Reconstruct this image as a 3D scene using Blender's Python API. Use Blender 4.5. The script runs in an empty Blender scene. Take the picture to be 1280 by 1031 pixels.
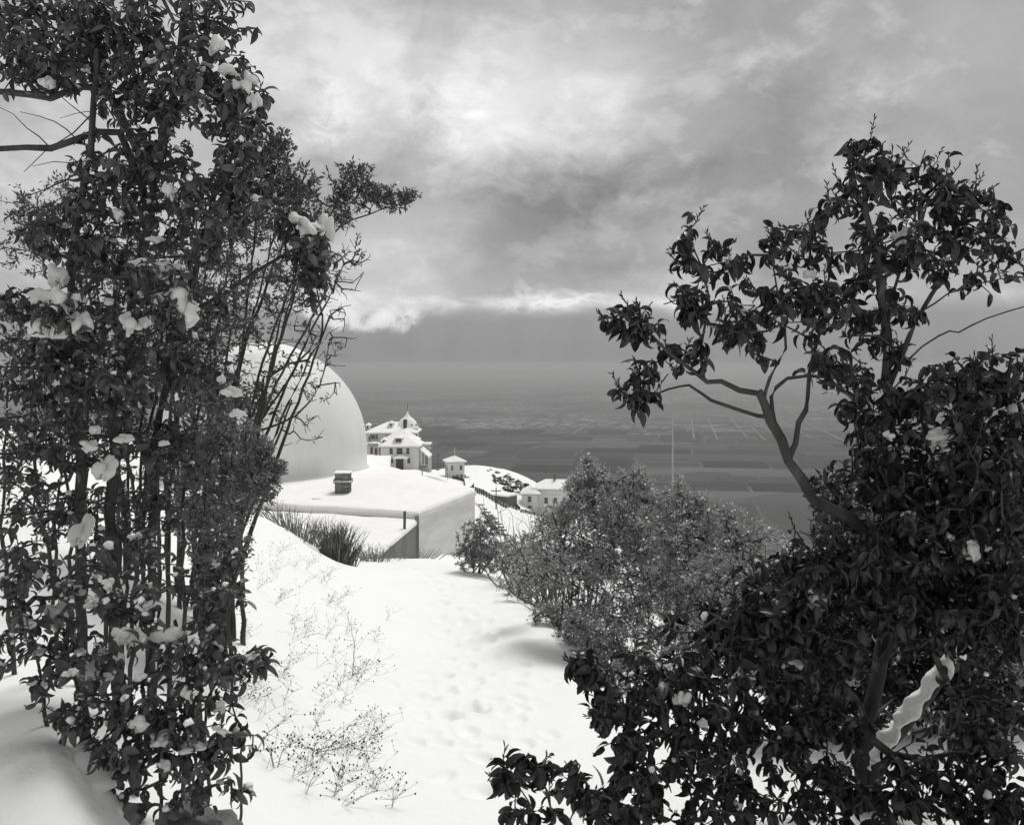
import bpy, math, random
import numpy as np
from mathutils import Vector, Matrix

random.seed(7)
rng = np.random.default_rng(7)
R = math.radians
scene = bpy.context.scene
COL = scene.collection

# ------------------------------------------------------------------ camera
F = 1200.0                 # focal length in pixels of the 1280 px wide picture
CX, HY = 640.0, 455.0      # vertical axis and horizon row
cam_d = bpy.data.cameras.new('camera')
cam_d.sensor_width = 36.0
cam_d.lens = 36.0 * F / 1280.0
cam_d.shift_y = -(515.5 - HY) / 1280.0
cam_d.clip_start = 0.05
cam_d.clip_end = 400000.0
cam = bpy.data.objects.new('camera', cam_d)
cam.rotation_euler = (R(90), 0, 0)
COL.objects.link(cam)
scene.camera = cam

# ------------------------------------------------------------------ world and sun
SUN_EL, SUN_AZ = 61.0, 27.0       # azimuth measured from +Y (view direction) towards +X
world = bpy.data.worlds.new('World')
scene.world = world
world.use_nodes = True
wt = world.node_tree
for n in list(wt.nodes):
    wt.nodes.remove(n)


class NT:
    """small helper for math on nodes"""
    def __init__(self, tree):
        self.t = tree

    def new(self, kind, **kw):
        n = self.t.nodes.new(kind)
        for k, v in kw.items():
            setattr(n, k, v)
        return n

    def put(self, sock, v):
        if isinstance(v, (int, float)):
            sock.default_value = v
        elif isinstance(v, (tuple, list)):
            sock.default_value = v
        else:
            self.t.links.new(v, sock)

    def m(self, op, a, b=None, c=None):
        n = self.new('ShaderNodeMath', operation=op)
        self.put(n.inputs[0], a)
        if b is not None:
            self.put(n.inputs[1], b)
        if c is not None:
            self.put(n.inputs[2], c)
        return n.outputs[0]

    def add(self, a, b): return self.m('ADD', a, b)
    def sub(self, a, b): return self.m('SUBTRACT', a, b)
    def mul(self, a, b): return self.m('MULTIPLY', a, b)

    def smooth(self, x, lo, hi, a=0.0, b=1.0):
        n = self.new('ShaderNodeMapRange', interpolation_type='SMOOTHSTEP')
        self.put(n.inputs[0], x)
        n.inputs[1].default_value, n.inputs[2].default_value = lo, hi
        n.inputs[3].default_value, n.inputs[4].default_value = a, b
        return n.outputs[0]

    def noise(self, vec, scale, detail=6, rough=0.55, dist=0.0, stretch=None):
        if stretch is not None:
            mp = self.new('ShaderNodeMapping')
            self.t.links.new(vec, mp.inputs[0])
            mp.inputs['Scale'].default_value = stretch
            vec = mp.outputs[0]
        n = self.new('ShaderNodeTexNoise')
        n.inputs['Scale'].default_value = scale
        n.inputs['Detail'].default_value = detail
        n.inputs['Roughness'].default_value = rough
        n.inputs['Distortion'].default_value = dist
        self.t.links.new(vec, n.inputs['Vector'])
        return n.outputs[0]


def az_el(px, py):
    u = math.atan2(px - CX, F)
    v = math.atan2((HY - py) * math.cos(u), F)
    return u, v


W = NT(wt)
tc = W.new('ShaderNodeTexCoord')
dirv = tc.outputs['Generated']
sep = W.new('ShaderNodeSeparateXYZ')
wt.links.new(dirv, sep.inputs[0])
U = W.m('ARCTAN2', sep.outputs[0], sep.outputs[1])
V = W.m('ARCSINE', sep.outputs[2])
nA = W.noise(dirv, 3.2, 9, 0.58, 0.5, (1.0, 1.0, 1.7))       # large masses
nB = W.noise(dirv, 9.0, 9, 0.60, 0.8, (1.0, 1.0, 1.5))       # billows
nC = W.noise(dirv, 26.0, 8, 0.62, 1.0, (1.0, 1.0, 1.3))      # wisps
nS = W.noise(dirv, 22.0, 3, 0.5, 0.2, (1.0, 1.0, 0.10))      # falling veils, drawn out vertically
# warped coordinates so that no cloud has a geometric outline
Uw = W.add(U, W.add(W.mul(W.sub(nB, 0.5), 0.20), W.mul(W.sub(nC, 0.5), 0.07)))
nB2 = W.noise(dirv, 7.0, 9, 0.60, 0.6, (1.3, 0.9, 2.0))
Vw = W.add(V, W.add(W.mul(W.sub(nB2, 0.5), 0.13), W.mul(W.sub(nC, 0.5), 0.05)))


def blob(px, py, sx, sy, amp):
    u0, v0 = az_el(px, py)
    a = W.m('POWER', W.m('DIVIDE', W.sub(Uw, u0), sx / F), 2.0)
    b = W.m('POWER', W.m('DIVIDE', W.sub(Vw, v0), sy / F), 2.0)
    e = W.m('EXPONENT', W.mul(W.add(a, b), -1.0))
    return W.mul(e, amp)


L = W.add(0.375, W.mul(W.sub(nA, 0.5), 0.36))
L = W.add(L, W.mul(W.sub(nB, 0.5), 0.16))
nP = W.noise(dirv, 6.0, 10, 0.56, 0.15, (1.0, 1.0, 1.6))
nQ = W.noise(dirv, 13.0, 10, 0.58, 0.25, (1.0, 1.0, 1.5))
high = W.smooth(V, 0.05, 0.20)
L = W.add(L, W.mul(W.mul(W.smooth(nP, 0.49, 0.60), high), 0.13))      # lit billows with a firm edge
L = W.add(L, W.mul(W.smooth(nQ, 0.53, 0.66), 0.09))
L = W.add(L, W.mul(W.sub(nC, 0.5), 0.05))
for b in [(380, 80, 190, 80, 0.24), (640, 100, 150, 80, 0.27), (590, 150, 60, 50, 0.20), (740, 150, 90, 60, 0.10),
          (415, 145, 30, 22, 0.20), (540, 270, 80, 60, 0.16), (470, 345, 110, 50, 0.24),
          (720, 240, 160, 45, -0.13), (640, 310, 140, 40, -0.06), (1110, 95, 40, 20, 0.10),
          (1000, 60, 120, 40, 0.05), (900, 220, 200, 80, -0.02), (820, 360, 130, 22, 0.12),
          (1180, 120, 120, 120, 0.06), (120, 200, 160, 150, 0.22)]:
    L = W.add(L, blob(*b))
# flat cloud base about three degrees above the horizon, thin bright edge, grey rain veil beneath
Vb = W.add(V, W.mul(W.sub(nB, 0.5), 0.014))
edge = W.m('EXPONENT', W.mul(W.m('POWER', W.m('DIVIDE', W.sub(Vb, 0.064), 0.008), 2.0), -1.0))
nE = W.noise(dirv, 5.0, 5, 0.6, 0.6, (1.0, 1.0, 3.0))
L = W.add(L, W.mul(edge, W.mul(W.smooth(nE, 0.44, 0.66), 0.30)))
L = W.add(L, blob(450, 385, 60, 22, 0.34))
L = W.add(L, blob(680, 378, 60, 8, 0.25))
Vb = W.add(Vb, blob(455, 388, 55, 26, 0.022))
under = W.smooth(W.add(Vb, W.mul(W.sub(nE, 0.5), 0.02)), 0.046, 0.063, 1.0, 0.0)
veil = W.add(0.288, W.add(W.mul(W.sub(nS, 0.5), 0.09), W.smooth(V, 0.0, 0.05, -0.01, 0.03)))
mixL = W.new('ShaderNodeMix', data_type='FLOAT')
W.put(mixL.inputs[0], under)
W.put(mixL.inputs[2], L)
W.put(mixL.inputs[3], veil)
L = W.m('MAXIMUM', mixL.outputs[0], 0.05)
# below the horizon the sky is the same haze grey
L = W.mul(L, 10.0)       # radiance units of the sky node at strength 0.1
sky = W.new('ShaderNodeTexSky', sky_type='NISHITA')
sky.sun_disc = False
sky.sun_elevation = R(SUN_EL)
sky.sun_rotation = R(SUN_AZ)
sky.altitude = 1000.0
bw = W.new('ShaderNodeRGBToBW')
wt.links.new(sky.outputs[0], bw.inputs[0])
cover = W.smooth(nA, 0.20, 0.42, 0.72, 0.97)
mixC = W.new('ShaderNodeMix', data_type='FLOAT')
W.put(mixC.inputs[0], W.m('MAXIMUM', cover, under))
W.put(mixC.inputs[2], bw.outputs[0])
W.put(mixC.inputs[3], L)
bg = W.new('ShaderNodeBackground')
bg.inputs['Strength'].default_value = 0.1
wt.links.new(mixC.outputs[0], bg.inputs['Color'])
wo = W.new('ShaderNodeOutputWorld')
wt.links.new(bg.outputs[0], wo.inputs['Surface'])

sun_d = bpy.data.lights.new('sun', 'SUN')
sun_d.energy = 2.35
sun_d.angle = R(22)
sun_d.color = (1.0, 0.995, 0.985)
sun = bpy.data.objects.new('sun', sun_d)
sdir = Vector((math.sin(R(SUN_AZ)) * math.cos(R(SUN_EL)), math.cos(R(SUN_AZ)) * math.cos(R(SUN_EL)), math.sin(R(SUN_EL))))
sun.rotation_euler = sdir.to_track_quat('Z', 'Y').to_euler()
sun.location = sdir * 500
COL.objects.link(sun)

scene.view_settings.view_transform = 'Standard'
scene.view_settings.look = 'None'
scene.view_settings.exposure = 0.0
scene.view_settings.gamma = 1.0
scene.cycles.max_bounces = 8
scene.cycles.volume_bounces = 1
scene.cycles.transparent_max_bounces = 8
scene.cycles.use_denoising = True

# ------------------------------------------------------------------ helpers


def P(px, py, d):
    """picture position and distance along the view axis -> place"""
    return np.array([(px - CX) / F * d, d, (HY - py) / F * d])


def tag(o, label=None, cat=None, group=None, kind=None):
    if label: o['label'] = label
    if cat: o['category'] = cat
    if group: o['group'] = group
    if kind: o['kind'] = kind
    return o


def empty(name, loc, label=None, cat=None, group=None, rz=0.0):
    o = bpy.data.objects.new(name, None)
    o.empty_display_size = 0.2
    o.location = loc
    o.rotation_euler = (0, 0, rz)
    COL.objects.link(o)
    return tag(o, label, cat, group)


def mesh_from(name, verts, faces, smooth=False, var=None):
    me = bpy.data.meshes.new(name)
    me.from_pydata([tuple(v) for v in verts], [], [tuple(f) for f in faces])
    if smooth:
        me.polygons.foreach_set('use_smooth', [True] * len(me.polygons))
    if var is not None:
        a = me.attributes.new('var', 'FLOAT', 'POINT')
        a.data.foreach_set('value', np.asarray(var, dtype=np.float32))
    me.update()
    return me


def mesh_quads(name, verts, quads, smooth=False, var=None, tris=None):
    """fast mesh from numpy arrays: quads (n,4), tris (m,3)"""
    me = bpy.data.meshes.new(name)
    verts = np.asarray(verts, dtype=np.float32).reshape(-1, 3)
    quads = np.asarray(quads, dtype=np.int32).reshape(-1, 4) if quads is not None and len(quads) else np.zeros((0, 4), np.int32)
    tris = np.asarray(tris, dtype=np.int32).reshape(-1, 3) if tris is not None and len(tris) else np.zeros((0, 3), np.int32)
    nq, nt = len(quads), len(tris)
    me.vertices.add(len(verts))
    me.vertices.foreach_set('co', verts.ravel())
    me.loops.add(nq * 4 + nt * 3)
    me.loops.foreach_set('vertex_index', np.concatenate([quads.ravel(), tris.ravel()]))
    me.polygons.add(nq + nt)
    starts = np.concatenate([np.arange(nq) * 4, nq * 4 + np.arange(nt) * 3]).astype(np.int32)
    me.polygons.foreach_set('loop_start', starts)
    if smooth:
        me.polygons.foreach_set('use_smooth', np.ones(nq + nt, dtype=bool))
    if var is not None:
        a = me.attributes.new('var', 'FLOAT', 'POINT')
        a.data.foreach_set('value', np.asarray(var, dtype=np.float32))
    me.update(calc_edges=True)
    me.validate()
    return me


def obj(name, me, mat, parent=None, loc=None, rz=None):
    if mat is not None and (len(me.materials) == 0):
        me.materials.append(mat)
    o = bpy.data.objects.new(name, me)
    if loc is not None: o.location = loc
    if rz is not None: o.rotation_euler = (0, 0, rz)
    if parent is not None: o.parent = parent
    COL.objects.link(o)
    return o


class MB:
    """collects shapes, then becomes one mesh"""
    def __init__(self):
        self.v, self.f = [], []

    def add(self, verts, faces):
        b = len(self.v)
        self.v += [tuple(map(float, p)) for p in verts]
        self.f += [tuple(i + b for i in f) for f in faces]
        return self

    def box(self, x0, x1, y0, y1, z0, z1):
        return self.add([(x0, y0, z0), (x1, y0, z0), (x1, y1, z0), (x0, y1, z0), (x0, y0, z1), (x1, y0, z1), (x1, y1, z1), (x0, y1, z1)],
                        [(0, 3, 2, 1), (4, 5, 6, 7), (0, 1, 5, 4), (1, 2, 6, 5), (2, 3, 7, 6), (3, 0, 4, 7)])

    def prism(self, poly, z0, z1):
        """poly: counterclockwise (x,y); z0,z1 numbers or lists"""
        n = len(poly)
        z0 = [z0] * n if np.isscalar(z0) else z0
        z1 = [z1] * n if np.isscalar(z1) else z1
        vs = [(x, y, z0[i]) for i, (x, y) in enumerate(poly)] + [(x, y, z1[i]) for i, (x, y) in enumerate(poly)]
        fs = [tuple(range(n - 1, -1, -1)), tuple(range(n, 2 * n))] + [(i, (i + 1) % n, n + (i + 1) % n, n + i) for i in range(n)]
        return self.add(vs, fs)

    def lathe(self, prof, seg=32, cx=0, cy=0, close=True):
        n = len(prof)
        vs = []
        for k in range(seg):
            a = 2 * math.pi * k / seg
            vs += [(cx + r * math.cos(a), cy + r * math.sin(a), z) for r, z in prof]
        fs = []
        for k in range(seg):
            k2 = (k + 1) % seg
            for i in range(n - 1):
                fs.append((k * n + i, k2 * n + i, k2 * n + i + 1, k * n + i + 1))
        return self.add(vs, fs)

    def tube(self, pts, rad, sides=6):
        pts = [np.asarray(p, float) for p in pts]
        rad = [rad] * len(pts) if np.isscalar(rad) else rad
        vs, fs = [], []
        for i, p in enumerate(pts):
            t = pts[min(i + 1, len(pts) - 1)] - pts[max(i - 1, 0)]
            t = t / (np.linalg.norm(t) + 1e-9)
            h = np.array([0, 0, 1.0]) if abs(t[2]) < 0.9 else np.array([1.0, 0, 0])
            a = np.cross(t, h); a /= np.linalg.norm(a)
            b = np.cross(t, a)
            for k in range(sides):
                an = 2 * math.pi * k / sides
                vs.append(p + rad[i] * (a * math.cos(an) + b * math.sin(an)))
        for i in range(len(pts) - 1):
            for k in range(sides):
                k2 = (k + 1) % sides
                fs.append((i * sides + k, i * sides + k2, (i + 1) * sides + k2, (i + 1) * sides + k))
        fs.append(tuple(range(sides)))
        fs.append(tuple((len(pts) - 1) * sides + k for k in range(sides - 1, -1, -1)))
        return self.add(vs, fs)

    def hip(self, x0, x1, y0, y1, z, h, ov=0.0, inset=None, th=0.0, ridge='x'):
        """hip roof over a rectangle; ridge along x or y; th = eave thickness"""
        x0 -= ov; x1 += ov; y0 -= ov; y1 += ov
        vs = [(x0, y0, z), (x1, y0, z), (x1, y1, z), (x0, y1, z)]
        zz = z + th
        vs += [(x0, y0, zz), (x1, y0, zz), (x1, y1, zz), (x0, y1, zz)]
        if ridge == 'x':
            i = (y1 - y0) / 2 if inset is None else inset
            i = min(i, (x1 - x0) / 2 - 0.01)
            vs += [(x0 + i, (y0 + y1) / 2, zz + h), (x1 - i, (y0 + y1) / 2, zz + h)]
            rf = [(4, 5, 9, 8), (6, 7, 8, 9), (5, 6, 9), (7, 4, 8)]
        else:
            i = (x1 - x0) / 2 if inset is None else inset
            i = min(i, (y1 - y0) / 2 - 0.01)
            vs += [((x0 + x1) / 2, y0 + i, zz + h), ((x0 + x1) / 2, y1 - i, zz + h)]
            rf = [(5, 6, 9, 8), (7, 4, 8, 9), (4, 5, 8), (6, 7, 9)]
        return self.add(vs, [(0, 3, 2, 1), (0, 1, 5, 4), (1, 2, 6, 5), (2, 3, 7, 6), (3, 0, 4, 7)] + rf)

    def build(self, name, mat, parent=None, loc=None, rz=None, smooth=False):
        return obj(name, mesh_from(name, self.v, self.f, smooth), mat, parent, loc, rz)


# ------------------------------------------------------------------ materials
MATS = {}


def grey(v):
    return (v, v * 0.995, v * 0.985, 1.0)


def mat(name, lo, hi=None, scale=6.0, rough=0.8, bump=0.0, bscale=30.0, spec=0.3, detail=6, stretch=None, coord='Object', sss=0.0):
    """plain stained surface: base colour wanders between lo and hi, fine relief by bump"""
    if name in MATS:
        return MATS[name]
    m = bpy.data.materials.new(name)
    m.use_nodes = True
    t = m.node_tree
    N = NT(t)
    b = t.nodes['Principled BSDF']
    b.inputs['Roughness'].default_value = rough
    b.inputs['Specular IOR Level'].default_value = spec
    tc = N.new('ShaderNodeTexCoord')
    v = tc.outputs[coord]
    hi = lo if hi is None else hi
    nz = N.noise(v, scale, detail, 0.6, 0.3, stretch)
    ramp = N.new('ShaderNodeValToRGB')
    ramp.color_ramp.elements[0].position = 0.32
    ramp.color_ramp.elements[1].position = 0.68
    ramp.color_ramp.elements[0].color = grey(lo)
    ramp.color_ramp.elements[1].color = grey(hi)
    t.links.new(nz, ramp.inputs[0])
    t.links.new(ramp.outputs[0], b.inputs['Base Color'])
    if bump > 0:
        bn = N.noise(v, bscale, 5, 0.6, 0.0, stretch)
        bp = N.new('ShaderNodeBump')
        bp.inputs['Strength'].default_value = 1.0
        bp.inputs['Distance'].default_value = bump
        t.links.new(bn, bp.inputs['Height'])
        t.links.new(bp.outputs[0], b.inputs['Normal'])
    if sss > 0:
        b.inputs['Subsurface Weight'].default_value = sss
        b.inputs['Subsurface Radius'].default_value = (1.0, 1.0, 1.0)
        b.inputs['Subsurface Scale'].default_value = 0.03
    MATS[name] = m
    return m


def leaf_mat(name, lo, hi, rough=0.42, spec=0.5, trans=0.2, objrand=False):
    if name in MATS:
        return MATS[name]
    m = bpy.data.materials.new(name)
    m.use_nodes = True
    t = m.node_tree
    N = NT(t)
    b = t.nodes['Principled BSDF']
    out = t.nodes['Material Output']
    if objrand:
        oi = N.new('ShaderNodeObjectInfo')
        fac = oi.outputs['Random']
    else:
        at = N.new('ShaderNodeAttribute', attribute_name='var')
        fac = at.outputs['Fac']
    tc = N.new('ShaderNodeTexCoord')
    nz = N.noise(tc.outputs['Object'], 40.0, 3, 0.6)
    fac = N.m('ADD', N.mul(fac, 0.8), N.mul(N.sub(nz, 0.5), 0.7))
    val = N.add(lo, N.mul(N.m('MAXIMUM', N.m('MINIMUM', fac, 1.0), 0.0), hi - lo))
    cc = N.new('ShaderNodeCombineColor')
    for i in range(3):
        t.links.new(val, cc.inputs[i])
    t.links.new(cc.outputs[0], b.inputs['Base Color'])
    b.inputs['Roughness'].default_value = rough
    b.inputs['Specular IOR Level'].default_value = spec
    if trans > 0:
        tr = N.new('ShaderNodeBsdfTranslucent')
        t.links.new(cc.outputs[0], tr.inputs['Color'])
        mx = N.new('ShaderNodeMixShader')
        mx.inputs[0].default_value = trans
        t.links.new(b.outputs[0], mx.inputs[1])
        t.links.new(tr.outputs[0], mx.inputs[2])
        t.links.new(mx.outputs[0], out.inputs['Surface'])
    MATS[name] = m
    return m


SNOW = mat('snow', 0.86, 0.92, 1.5, 0.75, 0.02, 22.0, 0.25)
SNOW_FAR = mat('snow_far', 0.84, 0.92, 0.25, 0.8, 0.12, 1.6, 0.2)
SNOW_LUMP = mat('snow_lump', 0.86, 0.94, 9.0, 0.75, 0.014, 55.0, 0.25, sss=0.8)
PAINT = mat('white_paint', 0.62, 0.72, 1.2, 0.6, 0.004, 30.0, 0.4)
PAINT_W = mat('weathered_white_paint', 0.56, 0.70, 0.8, 0.65, 0.0, 30.0, 0.35, stretch=(1, 1, 4))
HOTEL = mat('hotel_paint', 0.58, 0.66, 0.4, 0.7, 0.0, 30.0, 0.3)
PANE = mat('dark_glass', 0.035, 0.05, 2.0, 0.12, 0.0, 30.0, 0.5)
TRIM = mat('trim_paint', 0.34, 0.42, 1.0, 0.7)
DARKWOOD = mat('weathered_boards', 0.15, 0.26, 3.0, 0.85, 0.006, 18.0, 0.2, stretch=(1, 1, 0.15))
POLE = mat('pole_wood', 0.07, 0.12, 3.0, 0.9, 0.01, 20.0, 0.2)
IRON = mat('iron', 0.05, 0.09, 4.0, 0.5, 0.0, 20.0, 0.5)
BARK = mat('bark', 0.035, 0.085, 14.0, 0.9, 0.006, 45.0, 0.2, stretch=(1, 1, 0.3))
BARK_PALE = mat('pale_bark', 0.14, 0.24, 14.0, 0.8, 0.004, 45.0, 0.3)
TWIG = mat('twig_bark', 0.04, 0.09, 9.0, 0.9)
TWIG_PALE = mat('pale_twig', 0.12, 0.26, 9.0, 0.9)
ROCK = mat('rock', 0.10, 0.24, 7.0, 0.9, 0.03, 18.0, 0.2)
SHINGLE = mat('shingle', 0.10, 0.17, 3.0, 0.9)
STONE = mat('rubble_stone', 0.22, 0.40, 0.8, 0.9, 0.05, 3.0, 0.2)
# ------------------------------------------------------------------ terrain: the snowy spur
CTRL = [  # picture position and distance of points read off the ground
    (560, 1031, 4.4), (570, 900, 7.3), (570, 800, 11.5), (540, 720, 17.5), (500, 697, 20.5), (520, 715, 26), (520, 722, 30),
    (330, 655, 17), (400, 690, 18.5), (440, 706, 19), (300, 720, 11), (250, 800, 7.5), (300, 900, 5.5), (350, 980, 4.8),
    (200, 690, 9.5), (100, 680, 8.5), (60, 600, 14), (60, 565, 24), (150, 600, 20), (250, 640, 17),
    (90, 935, 3.4), (60, 900, 3.8), (-100, 960, 3.6), (-100, 740, 7), (-100, 560, 20), (160, 1000, 3.6),
    (375, 665, 21), (420, 692, 22), (300, 665, 30), (400, 690, 36), (300, 665, 36), (555, 703, 33), (596, 700, 38), (-100, 540, 40),
    (620, 725, 17), (690, 770, 13.2), (735, 805, 11.2), (770, 880, 8.2), (800, 965, 5.5), (900, 960, 5.2), (1050, 975, 4.8),
    (1200, 970, 4.6), (1400, 960, 4.4), (1200, 885, 6.5), (1050, 880, 7), (1400, 880, 7), (1100, 1060, 3.6), (1250, 1060, 3.6), (800, 1080, 3.6),
    (760, 850, 13), (720, 800, 17), (680, 765, 22), (640, 735, 26), (850, 930, 12), (1000, 930, 11), (1200, 950, 11),
    (1000, 1000, 25), (1250, 1000, 25), (750, 900, 30), (1000, 1050, 80), (1300, 1050, 80), (800, 850, 80), (850, 850, 200), (1000, 950, 250),
    (600, 702, 50), (600, 668, 70), (600, 642, 100), (600, 614, 170), (640, 705, 60), (640, 674, 100), (650, 642, 180),
    (640, 599, 280), (620, 590, 290), (600, 583, 285), (557, 602, 245), (572, 601, 255), (582, 601, 262), (520, 603, 70), (520, 595, 150), (500, 588, 245),
    (525, 588, 255), (470, 592, 240), (450, 590, 200), (440, 590, 150), (400, 592, 300), (300, 580, 300), (200, 565, 300),
    (690, 650, 250), (720, 660, 255), (660, 650, 232), (690, 664, 200), (700, 690, 150), (760, 700, 220), (700, 720, 100), (700, 750, 60), (700, 626, 290), (500, 590, 300), (560, 588, 300),
    (300, 600, 100), (100, 545, 100), (-200, 530, 100), (480, 625, 55), (560, 645, 55), (200, 640, 60)]
cp = np.array([P(*c) for c in CTRL])
c_az, c_r = np.arctan2(cp[:, 0], cp[:, 1]), np.hypot(cp[:, 0], cp[:, 1])
c_q = cp[:, 2] / c_r
AZS = 3.0


def _tps_phi(d2):
    return 0.5 * d2 * np.log(d2 + 1e-12)


_A = np.stack([c_az * AZS, np.log(c_r)], 1)
_n = len(_A)
_K = _tps_phi(((_A[:, None] - _A[None]) ** 2).sum(-1)) + np.eye(_n) * 0.004
_Pm = np.hstack([np.ones((_n, 1)), _A])
_S = np.block([[_K, _Pm], [_Pm.T, np.zeros((3, 3))]])
_w = np.linalg.solve(_S, np.concatenate([c_q, np.zeros(3)]))

_ph = rng.uniform(0, 6.283, (40, 2))
_dr = rng.uniform(0, 6.283, 40)


def wavy(x, y, base, n=10, gain=0.55, off=0):
    """cheap fractal relief from sine waves in random directions"""
    z, a, f = 0.0, 1.0, base
    for i in range(n):
        k = (i + off) % 40
        z = z + a * np.sin((x * math.cos(_dr[k]) + y * math.sin(_dr[k])) * f + _ph[k, 0] + 1.3 * np.sin((x * math.sin(_dr[k]) - y * math.cos(_dr[k])) * f * 0.6 + _ph[k, 1]))
        if i % 2:
            a *= gain; f *= 1.9
    return z


# footprints trodden down the middle of the path
_pd = np.array([5.0, 7.3, 11.5, 17.5, 20.5]); _pp = np.array([570, 575, 572, 545, 505]); _py = np.array([1000, 900, 800, 720, 697])
FOOT = []
_d, side = 5.2, 1
while _d < 20:
    pxc = np.interp(_d, _pd, _pp)
    X = (pxc - CX) / F * _d
    FOOT.append((X + side * 0.11 + rng.normal(0, .05), _d + rng.normal(0, .05), rng.normal(0.05, .2), 0.15, 0.068, 0.032))
    if _d < 15: FOOT.append((X + 0.42 - side * 0.11 + rng.normal(0, .09), _d + 0.3 + rng.normal(0, .08), rng.normal(-.1, .3), 0.14, 0.06, 0.025))
    _d += 0.44; side = -side
for k in range(30):
    _d = rng.uniform(6.2, 9.5)
    FOOT.append(((np.interp(_d, _pd, _pp) - CX) / F * _d + rng.normal(0.15, 0.4), _d, rng.uniform(-.8, .8), rng.uniform(.11, .17), rng.uniform(.06, .1), rng.uniform(.015, .028)))


def ground(x, y, detail=True):
    x = np.atleast_1d(np.asarray(x, float)); y = np.atleast_1d(np.asarray(y, float))
    r0 = np.hypot(x, y)
    az0 = np.arctan2(x, y)
    az = np.clip(az0, -0.80, 0.80)
    r = np.clip(r0, 3.6, 330.0)
    q = np.empty_like(r)
    for s in range(0, len(r), 40000):
        sl = slice(s, s + 40000)
        B = np.stack([az[sl] * AZS, np.log(r[sl])], 1)
        D = _tps_phi(((B[:, None] - _A[None]) ** 2).sum(-1))
        q[sl] = D @ _w[:_n] + _w[_n] + B @ _w[_n + 1:]
    z = q * r
    t = np.clip((3.6 - r0) / 3.0, 0, 1)
    z = z * (1 - t) + (-1.85) * t
    # the mountain goes on rising behind the camera
    back = np.clip((np.abs(az0) - 0.80) / 1.0, 0, 1)
    back = back * back * (3 - 2 * back)
    zb = -1.9 + np.clip(r0 - 4, 0, 150) * 0.22
    z = z * (1 - back) + zb * back
    # the spur breaks off to the valley
    fall = np.clip(r0 - 318, 0, None)
    z = z - (fall * 0.62 + np.minimum(fall, 40) * 0.1) * (1 - back)
    z = z + np.where(r0 > 318, wavy(x, y, 0.02, 8) * np.clip(fall / 100, 0, 1) * 6, 0)
    if detail:
        f = np.clip((r0 - 2.5) / 2.0, 0.3, 1)
        z = z + wavy(x, y, 1.1, 8, 0.5, 3) * 0.022 * np.clip(r0 / 10, .6, 2.0) * f
        z = z + wavy(x, y, 0.12, 6, 0.5, 9) * 0.25 * np.clip((r0 - 60) / 100, 0, 1)
        near = (r0 > 3.5) & (r0 < 23) & (np.abs(x) < 4)
        if near.any():
            xn, yn = x[near], y[near]
            zn = np.zeros_like(xn)
            for fx, fy, fa, fl, fw, fd in FOOT:
                dx, dy = xn - fx, yn - fy
                mk = (np.abs(dx) < 0.5) & (np.abs(dy) < 0.5)
                if not mk.any(): continue
                a = (dx[mk] * math.cos(fa) - dy[mk] * math.sin(fa)) / fw
                b = (dx[mk] * math.sin(fa) + dy[mk] * math.cos(fa)) / fl
                e = np.sqrt(a * a + b * b)
                zn[mk] += -fd * np.clip(1.25 - e, 0, 0.6) / 0.6 + 0.35 * fd * np.exp(-((e - 1.5) / 0.3) ** 2)
            z[near] += np.clip(zn, -0.1, 0.04)
    return z


def gz(x, y):
    return float(ground(x, y, True)[0])


def ground_hit(px, py, dmin=3.0, dmax=330.0):
    ds = np.exp(np.linspace(math.log(dmin), math.log(dmax), 600))
    X = (px - CX) / F * ds
    Z = (HY - py) / F * ds
    g = ground(X, ds, False)
    below = np.nonzero(Z < g)[0]
    d = ds[below[0]] if len(below) else dmax
    x = (px - CX) / F * d
    return np.array([x, d, gz(x, d)])


az_f = np.linspace(R(-33), R(33), 440)
az_s = np.linspace(R(33), R(327), 120)[1:-1]
azs = np.concatenate([az_f, az_s])
rs = [0.6]
while rs[-1] < 1150:
    r_ = rs[-1]
    rs.append(r_ * (1.05 if r_ < 3.4 else 1.0065 if r_ < 24 else 1.018 if r_ < 340 else 1.06))
rs = np.array(rs)
AZ, RR = np.meshgrid(azs, rs)
gx, gy = (RR * np.sin(AZ)).ravel(), (RR * np.cos(AZ)).ravel()
gzv = ground(gx, gy)
gzv = np.maximum(gzv, -700.0)
na, nr = len(azs), len(rs)
ii, jj = np.meshgrid(np.arange(nr - 1), np.arange(na), indexing='ij')
j2 = (jj + 1) % na
gq = np.stack([ii * na + jj, (ii + 1) * na + jj, (ii + 1) * na + j2, ii * na + j2], -1).reshape(-1, 4)
gv = np.stack([gx, gy, gzv], 1)
gv = np.vstack([gv, [[0, 0, gz(0, 0.01)]]])
gt = np.stack([np.full(na, len(gv) - 1), np.arange(na), (np.arange(na) + 1) % na], 1)
me = mesh_quads('snow_ground', gv, gq[:, ::-1], True, None, gt[:, [0, 2, 1]])

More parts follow.
